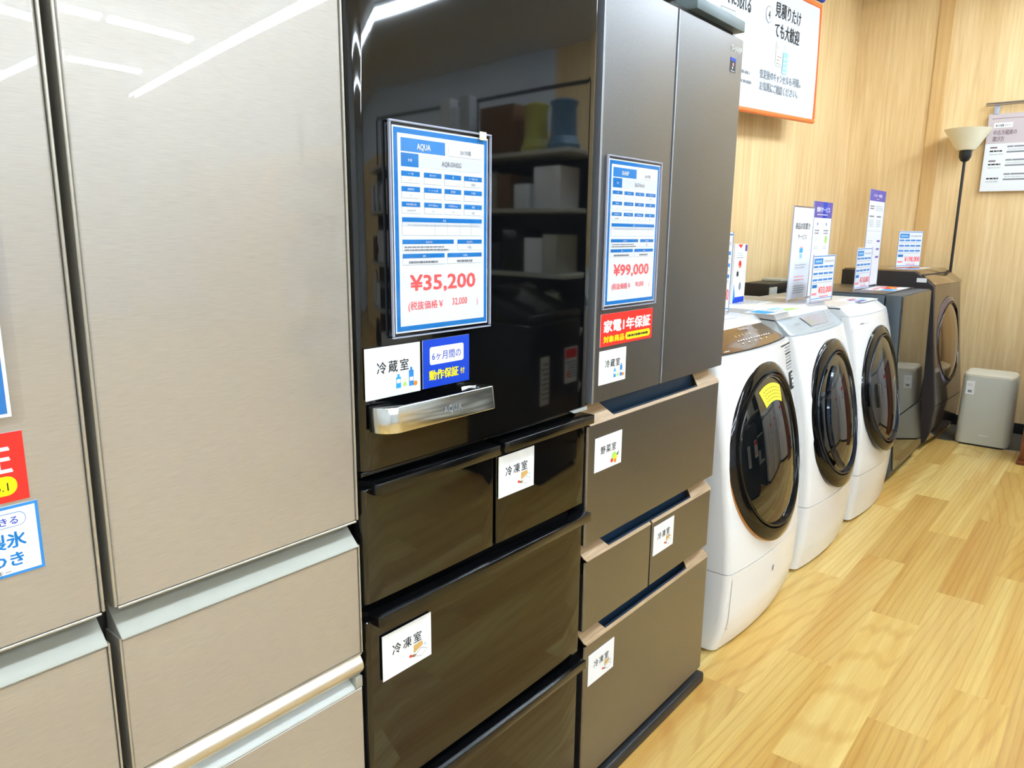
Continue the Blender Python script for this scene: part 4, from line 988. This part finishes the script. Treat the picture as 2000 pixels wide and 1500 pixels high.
# ================================================================== floor lamp
lx, ly = 5.86, .110
g = thing('floor_lamp', 'black floor lamp with a cream glass uplighter shade behind the bronze machine', 'floor lamp', (lx, ly, 0))
T = Matrix.Translation((lx, ly, 0))
MB().lathe(((0, 0), (.105, 0), (.105, .012), (.02, .024), (0, .024)), T, 'lamp_black', 40).build('base', g)
MB().lathe(((.009, .0245), (.009, 1.808)), T, 'lamp_black', 16).build('pole', g)
MB().lathe(((.009, 1.809), (.026, 1.820), (.036, 1.842), (.038, 1.880), (.030, 1.883), (0, 1.883)), T, 'lamp_black', 32).build('socket', g)
MB().lathe(((.0, 1.8835), (.046, 1.8835), (.055, 1.886), (.140, 2.018), (.137, 2.018), (.050, 1.8895), (0, 1.8895)), T, 'shade', 48).build('lamp_shade', g)

# ================================================================== poster on a rod
g = thing('hanging_poster', 'grey and white information poster hanging from a rod on the end wall', 'poster', (XW - .03, -.3, 1.61))
fp = Matrix.Translation((XW - .030, .018, 1.622)) @ Matrix.Rotation(-PI / 2, 4, 'Z') @ Matrix.Rotation(PI / 2, 4, 'X')
w_, h_ = .84, .494; b = MB(); b.box(0, w_, 0, h_, -.003, 0, 'paper', 0, 2, fp)
b.rect(fp, 0, .305, w_, h_, 'mauve'); b.rect(fp, .02, .462, w_ * .9, .465, 'mauve_dk', 2); b.rect(fp, .035, .405, .140, .437, 'paper', 2); b.text(fp, '省エネ家電', .045, .413, .016, 'black', 'LEFT', .0004, 1, width=.045, lay=3); b.lines(fp, .095, .130, .415, .425, 1, 'lightgrey', 3, .8, 0)
b.text(fp, '中古冷蔵庫の', .035, .362, .034, 'mauve_dk', 'LEFT', .0006, 1, width=.130, lay=3); b.text(fp, '選び方', .035, .322, .034, 'mauve_dk', 'LEFT', .0006, 1, width=.065, lay=3)
for k, v in enumerate((.275, .190, .100)):
    if k < 2: b.rect(fp, .030, v, .070, v + .010, 'mauve_dk')
    b.lines(fp, .030, .100, v - .022, v - .010, 1, 'black', 2, .8, 0); b.lines(fp, .030, .110, v - .042, v - .030, 1, 'lightgrey', 2, .6, .2)
    b.rect(fp, .125, v + .004, .160, v + .014, 'greytxt'); b.rect(fp, .163, v + .004, .5, v + .014, 'greytxt'); b.lines(fp, .13, .5, v - .012, v - .002, 1, 'lightgrey', 2, .6, 0)
    b.rect(fp, .125, v - .030, .5, v - .020, 'greytxt')
b.disc(fp, .085, .075, .008, 'pale', 2); b.build('sheet', g)
b = MB(); b.tube([(XW - .03, .042, 2.183), (XW - .03, -.82, 2.183)], .006, 'steel', 10); b.tube([(XW - .045, .042, 2.168), (XW - .045, -.82, 2.175)], .003, 'steel', 8)
b.build('rod', g)
b = MB(); 
for y_ in (-.0, -.70): b.box(XW - .034, XW - .027, y_ - .036, y_ - .008, 2.112, 2.176, 'acrylic_edge', .001)
b.build('clip', g)

# ================================================================== pale bin with price tag
g = thing('dehumidifier', 'pale grey rounded appliance standing on the floor in the corner with a small white tag', 'dehumidifier', (5.555, -.248, 0))
def rr_plan(x0, x1, y0, y1, r): return arc(x1 - r, y1 - r, r, 0, 90) + arc(x0 + r, y1 - r, r, 90, 180) + arc(x0 + r, y0 + r, r, 180, 270) + arc(x1 - r, y0 + r, r, 270, 360)
def tilt_loft(mb, levels, m):
    mb.loft([[(x, y, z + dz * (x - 5.45)) for x, y in rr_plan(*r_)] for r_, z, dz in levels], m)
X0, X1, Y0, Y1 = 5.448, 5.665, -.398, -.098
b = MB(); tilt_loft(b, (((X0 + .006, X1, Y0 + .004, Y1 - .004, .04), .012, 0), ((X0, X1, Y0, Y1, .045), .03, 0), ((X0 + .002, X1 - .004, Y0 + .004, Y1 - .004, .045), .448, 0)), 'bin_grey'); b.build('housing', g)
b = MB(); tilt_loft(b, (((X0 + .004, X1 - .006, Y0 + .006, Y1 - .006, .045), .449, 0), ((X0 + .006, X1 - .008, Y0 + .008, Y1 - .008, .045), .462, .03), ((X0 + .016, X1 - .018, Y0 + .018, Y1 - .018, .04), .468, .05)), 'bin_top'); b.build('lid', g)
b = MB(); tilt_loft(b, (((X0 + .012, X1 - .006, Y0 + .012, Y1 - .012, .04), 0, 0), ((X0 + .012, X1 - .006, Y0 + .012, Y1 - .012, .04), .0115, 0)), 'gap'); b.build('foot', g)
ft = Matrix.Translation((X0 - .0012, -.128, .334)) @ Matrix.Rotation(-PI / 2, 4, 'Z') @ Matrix.Rotation(PI / 2, 4, 'X')
b = MB(); b.box(0, .047, 0, .087, -.0006, 0, 'paper', 0, 2, ft); b.lines(ft, .008, .040, .055, .075, 3, 'lightgrey'); b.rect(ft, .012, .012, .035, .028, 'greytxt'); o = b.build('price_tag', g)
b = MB(); b.lines(ft, .050 + .055, .155, -.262, -.254, 1, 'paper', 1, .8, 0); b.build('maker_mark', g)
# ================================================================== cherry wood furniture at the right edge
g = thing('cabinet', 'cherry wood furniture edge just entering the frame at the right', 'cabinet', (5.33, -.61, 0))
MB().box(5.16, 5.50, -.76, -.470, .0, .022, 'cherry', .004).build('base', g)
MB().box(5.175, 5.49, -.75, -.482, .023, .72, 'cherry', .003).build('body', g)
MB().box(5.16, 5.50, -.76, -.484, .721, .745, 'cherry', .004).build('top', g)

# ================================================================== across the aisle (seen mirrored in doors and windows)
g = thing('display_shelf', 'steel gondola shelf across the aisle, seen mirrored in the black refrigerator', 'shelf', (3.83, -3.0, 0))
b = MB(); b.box(4.03, 4.05, -4.3, -1.60, 0, 1.79, 'black_matte'); b.build('back_panel', g)
for k, z in enumerate((.35, .70, 1.05, 1.44, 1.77)): MB().box(3.60, 4.025, -4.3, -1.60, z, z + .025, 'shelf_w', .003).build('shelf_board', g)
for y_ in (-4.3, -2.95, -1.60):
    MB().box(4.052, 4.09, y_ - .02, y_ + .02, 0, 2.22, 'black_matte').build('upright', g)
MB().box(4.055, 4.085, -4.28, -1.62, 2.221, 2.241, 'black_matte').build('rail', g)
def appliance(name, label, cat, x, y, z, prof, m, grp=None, n=28):
    o = MB().lathe(prof, Matrix.Translation((x, y, z)), m, n).build(name, None, (x, y, z)); return tag(o, label, cat, grp)
hp = ((0, 0), (.115, 0), (.12, .03), (.105, .05), (.10, .07), (.095, .075), (.088, .24), (.10, .262), (.10, .272), (.07, .285), (0, .285))
appliance('stove', 'yellow enamel paraffin stove on the gondola shelf across the aisle', 'stove', 3.76, -2.01, 1.796, hp, 'heater_y')
appliance('stove', 'blue enamel paraffin stove on the gondola shelf across the aisle', 'stove', 3.76, -1.76, 1.796, hp, 'heater_b')
tag(MB().box(3.66, 3.98, -2.52, -2.16, 1.7955, 2.09, 'carton', .004).build('carton', None, (3.82, -2.34, 1.7955)), 'brown carton on top of the gondola shelf across the aisle', 'box')
for y_, m_ in ((-2.74, 'lightgrey'), (-2.96, 'pale')):
    tag(MB().box(3.70, 3.80, y_ - .06, y_ + .06, 1.7955, 2.20, m_, .01).build('boxed_parcel', None, (3.75, y_, 1.7955)), 'tall %s wrapped pack on the gondola shelf across the aisle' % ('grey' if m_ == 'lightgrey' else 'white'), 'pack', 'clear-wrapped packs on the gondola shelf')
rnd = random.Random(5); pal = ['white', 'black_gloss', 'pale', 'carton', 'white_matte', 'black_matte', 'shelf_w', 'grey_plastic']
CN = dict(white='white', black_gloss='glossy black', pale='pale grey', carton='brown', white_matte='off-white', black_matte='matt black', shelf_w='ivory', grey_plastic='blue-grey')
BN = {1.4655: 'fourth', 1.0755: 'third', .7255: 'second', .3755: 'lowest'}
def kettle(x, y, z, s_, m1, m2):
    g_ = thing('air_fryer', '%s countertop appliance, %s on the %s gondola board' % (CN[m1], ORD2.pop(0), BN[z]), 'appliance', (x, y, z), 'countertop appliances on the gondola shelf')
    MB().lathe(((0, 0), (.09 * s_, 0), (.10 * s_, .04 * s_), (.10 * s_, .20 * s_), (.07 * s_, .27 * s_), (0, .29 * s_)), Matrix.Translation((x, y, z)), m1, 24).build('body', g_)
    MB().lathe(((0, 0), (.035 * s_, 0), (.040 * s_, .012), (0, .016)), Matrix.Translation((x - .099 * s_, y, z + .11 * s_)) @ Matrix.Rotation(-PI / 2, 4, 'Y'), m2, 20).build('dial', g_)
for z in (1.4655, 1.0755, .7255, .3755):
    y_ = -1.72; ORD2 = [w + ' from the aisle' for w in ('first', 'second', 'third', 'fourth', 'fifth', 'sixth', 'seventh', 'eighth', 'ninth', 'tenth', 'eleventh', 'twelfth', 'thirteenth', 'fourteenth', 'fifteenth')]
    while y_ > -4.1:
        if rnd.random() < .35: kettle(3.76, y_ - .11, z, rnd.uniform(.8, 1.0), rnd.choice(pal), rnd.choice(['black_gloss', 'white'])); y_ -= .25
        else:
            wd = rnd.uniform(.12, .28); ht = rnd.uniform(.14, .27); m_ = rnd.choice(pal)
            q = MB().box(3.64 + rnd.random() * .04, 3.92, y_ - wd, y_, z, z + ht, m_, .006)
            ff = Matrix.Translation((3.637, y_ - .01, z + .02)) @ Matrix.Rotation(-PI / 2, 4, 'Z') @ Matrix.Rotation(PI / 2, 4, 'X')
            tag(q.build('boxed_item', None, (3.78, y_ - wd / 2, z)), '%s carton, %s on the %s gondola board' % (CN[m_], ORD2.pop(0), BN[z]), 'box', 'boxed goods on the gondola shelf'); y_ -= wd + .02
# top-loading machines across the aisle
def toploader(x, y0, label, dark=False, turn=None):
    w_ = .56; g_ = thing('washing_machine', label, 'washing machine', (x + w_ / 2, y0 - .3, 0), 'machines across the aisle')
    MB().box(x, x + w_, y0 - .58, y0, .03, .86, 'black_gloss' if dark else 'white', .02, 3).build('body', g_)
    MB().prism(((y0, .862), (y0 - .01, .90), (y0 - .42, 1.00), (y0 - .58, 1.02), (y0 - .58, .862)), 'x', x, x + w_, 'black_gloss' if dark else 'panel_silver', .01, 3).build('lid', g_)
    fz = Matrix.Translation((x + w_ - .04, y0 + .0015, .50)) @ Matrix.Rotation(PI, 4, 'Z') @ Matrix.Rotation(PI / 2, 4, 'X')
    q = MB(); q.box(0, .14, 0, .20, -.001, 0, 'paper', 0, 2, fz); q.rect(fz, .01, .14, .13, .19, 'red'); q.lines(fz, .01, .13, .03, .13, 6, 'blue2')
    q.disc(fz, .10, .05, .02, 'orange', 3); q.build('sale_sticker', g_)
    fz2 = Matrix.Translation((x + .20, y0 + .0015, .42)) @ Matrix.Rotation(PI, 4, 'Z') @ Matrix.Rotation(PI / 2, 4, 'X')
    q = MB(); q.box(0, .10, 0, .26, -.001, 0, 'pale', 0, 2, fz2); q.lines(fz2, .01, .09, .03, .24, 8, 'greytxt'); q.build('info_sheet', g_)
    MB().box(x + .03, x + w_ - .03, y0 - .55, y0 - .03, 0, .0295, 'gap').build('base', g_)
    if turn: g_.location = turn; g_.rotation_euler = (0, 0, PI / 2)
for k in range(2): toploader(4.16 + k * .60, -1.46, 'white top-loading machine across the aisle, %s from the gondola shelf' % ('first', 'second', 'third')[k])
toploader(2.95, -1.42, 'black top-loading machine across the aisle, seen mirrored in the black refrigerator', True)
for k in range(4): toploader(0, 0, 'white top-loading machine backed against the end wall, %s from the corner' % ('first', 'second', 'third', 'fourth')[k], False, (5.67, -1.10 - k * .62, 0))
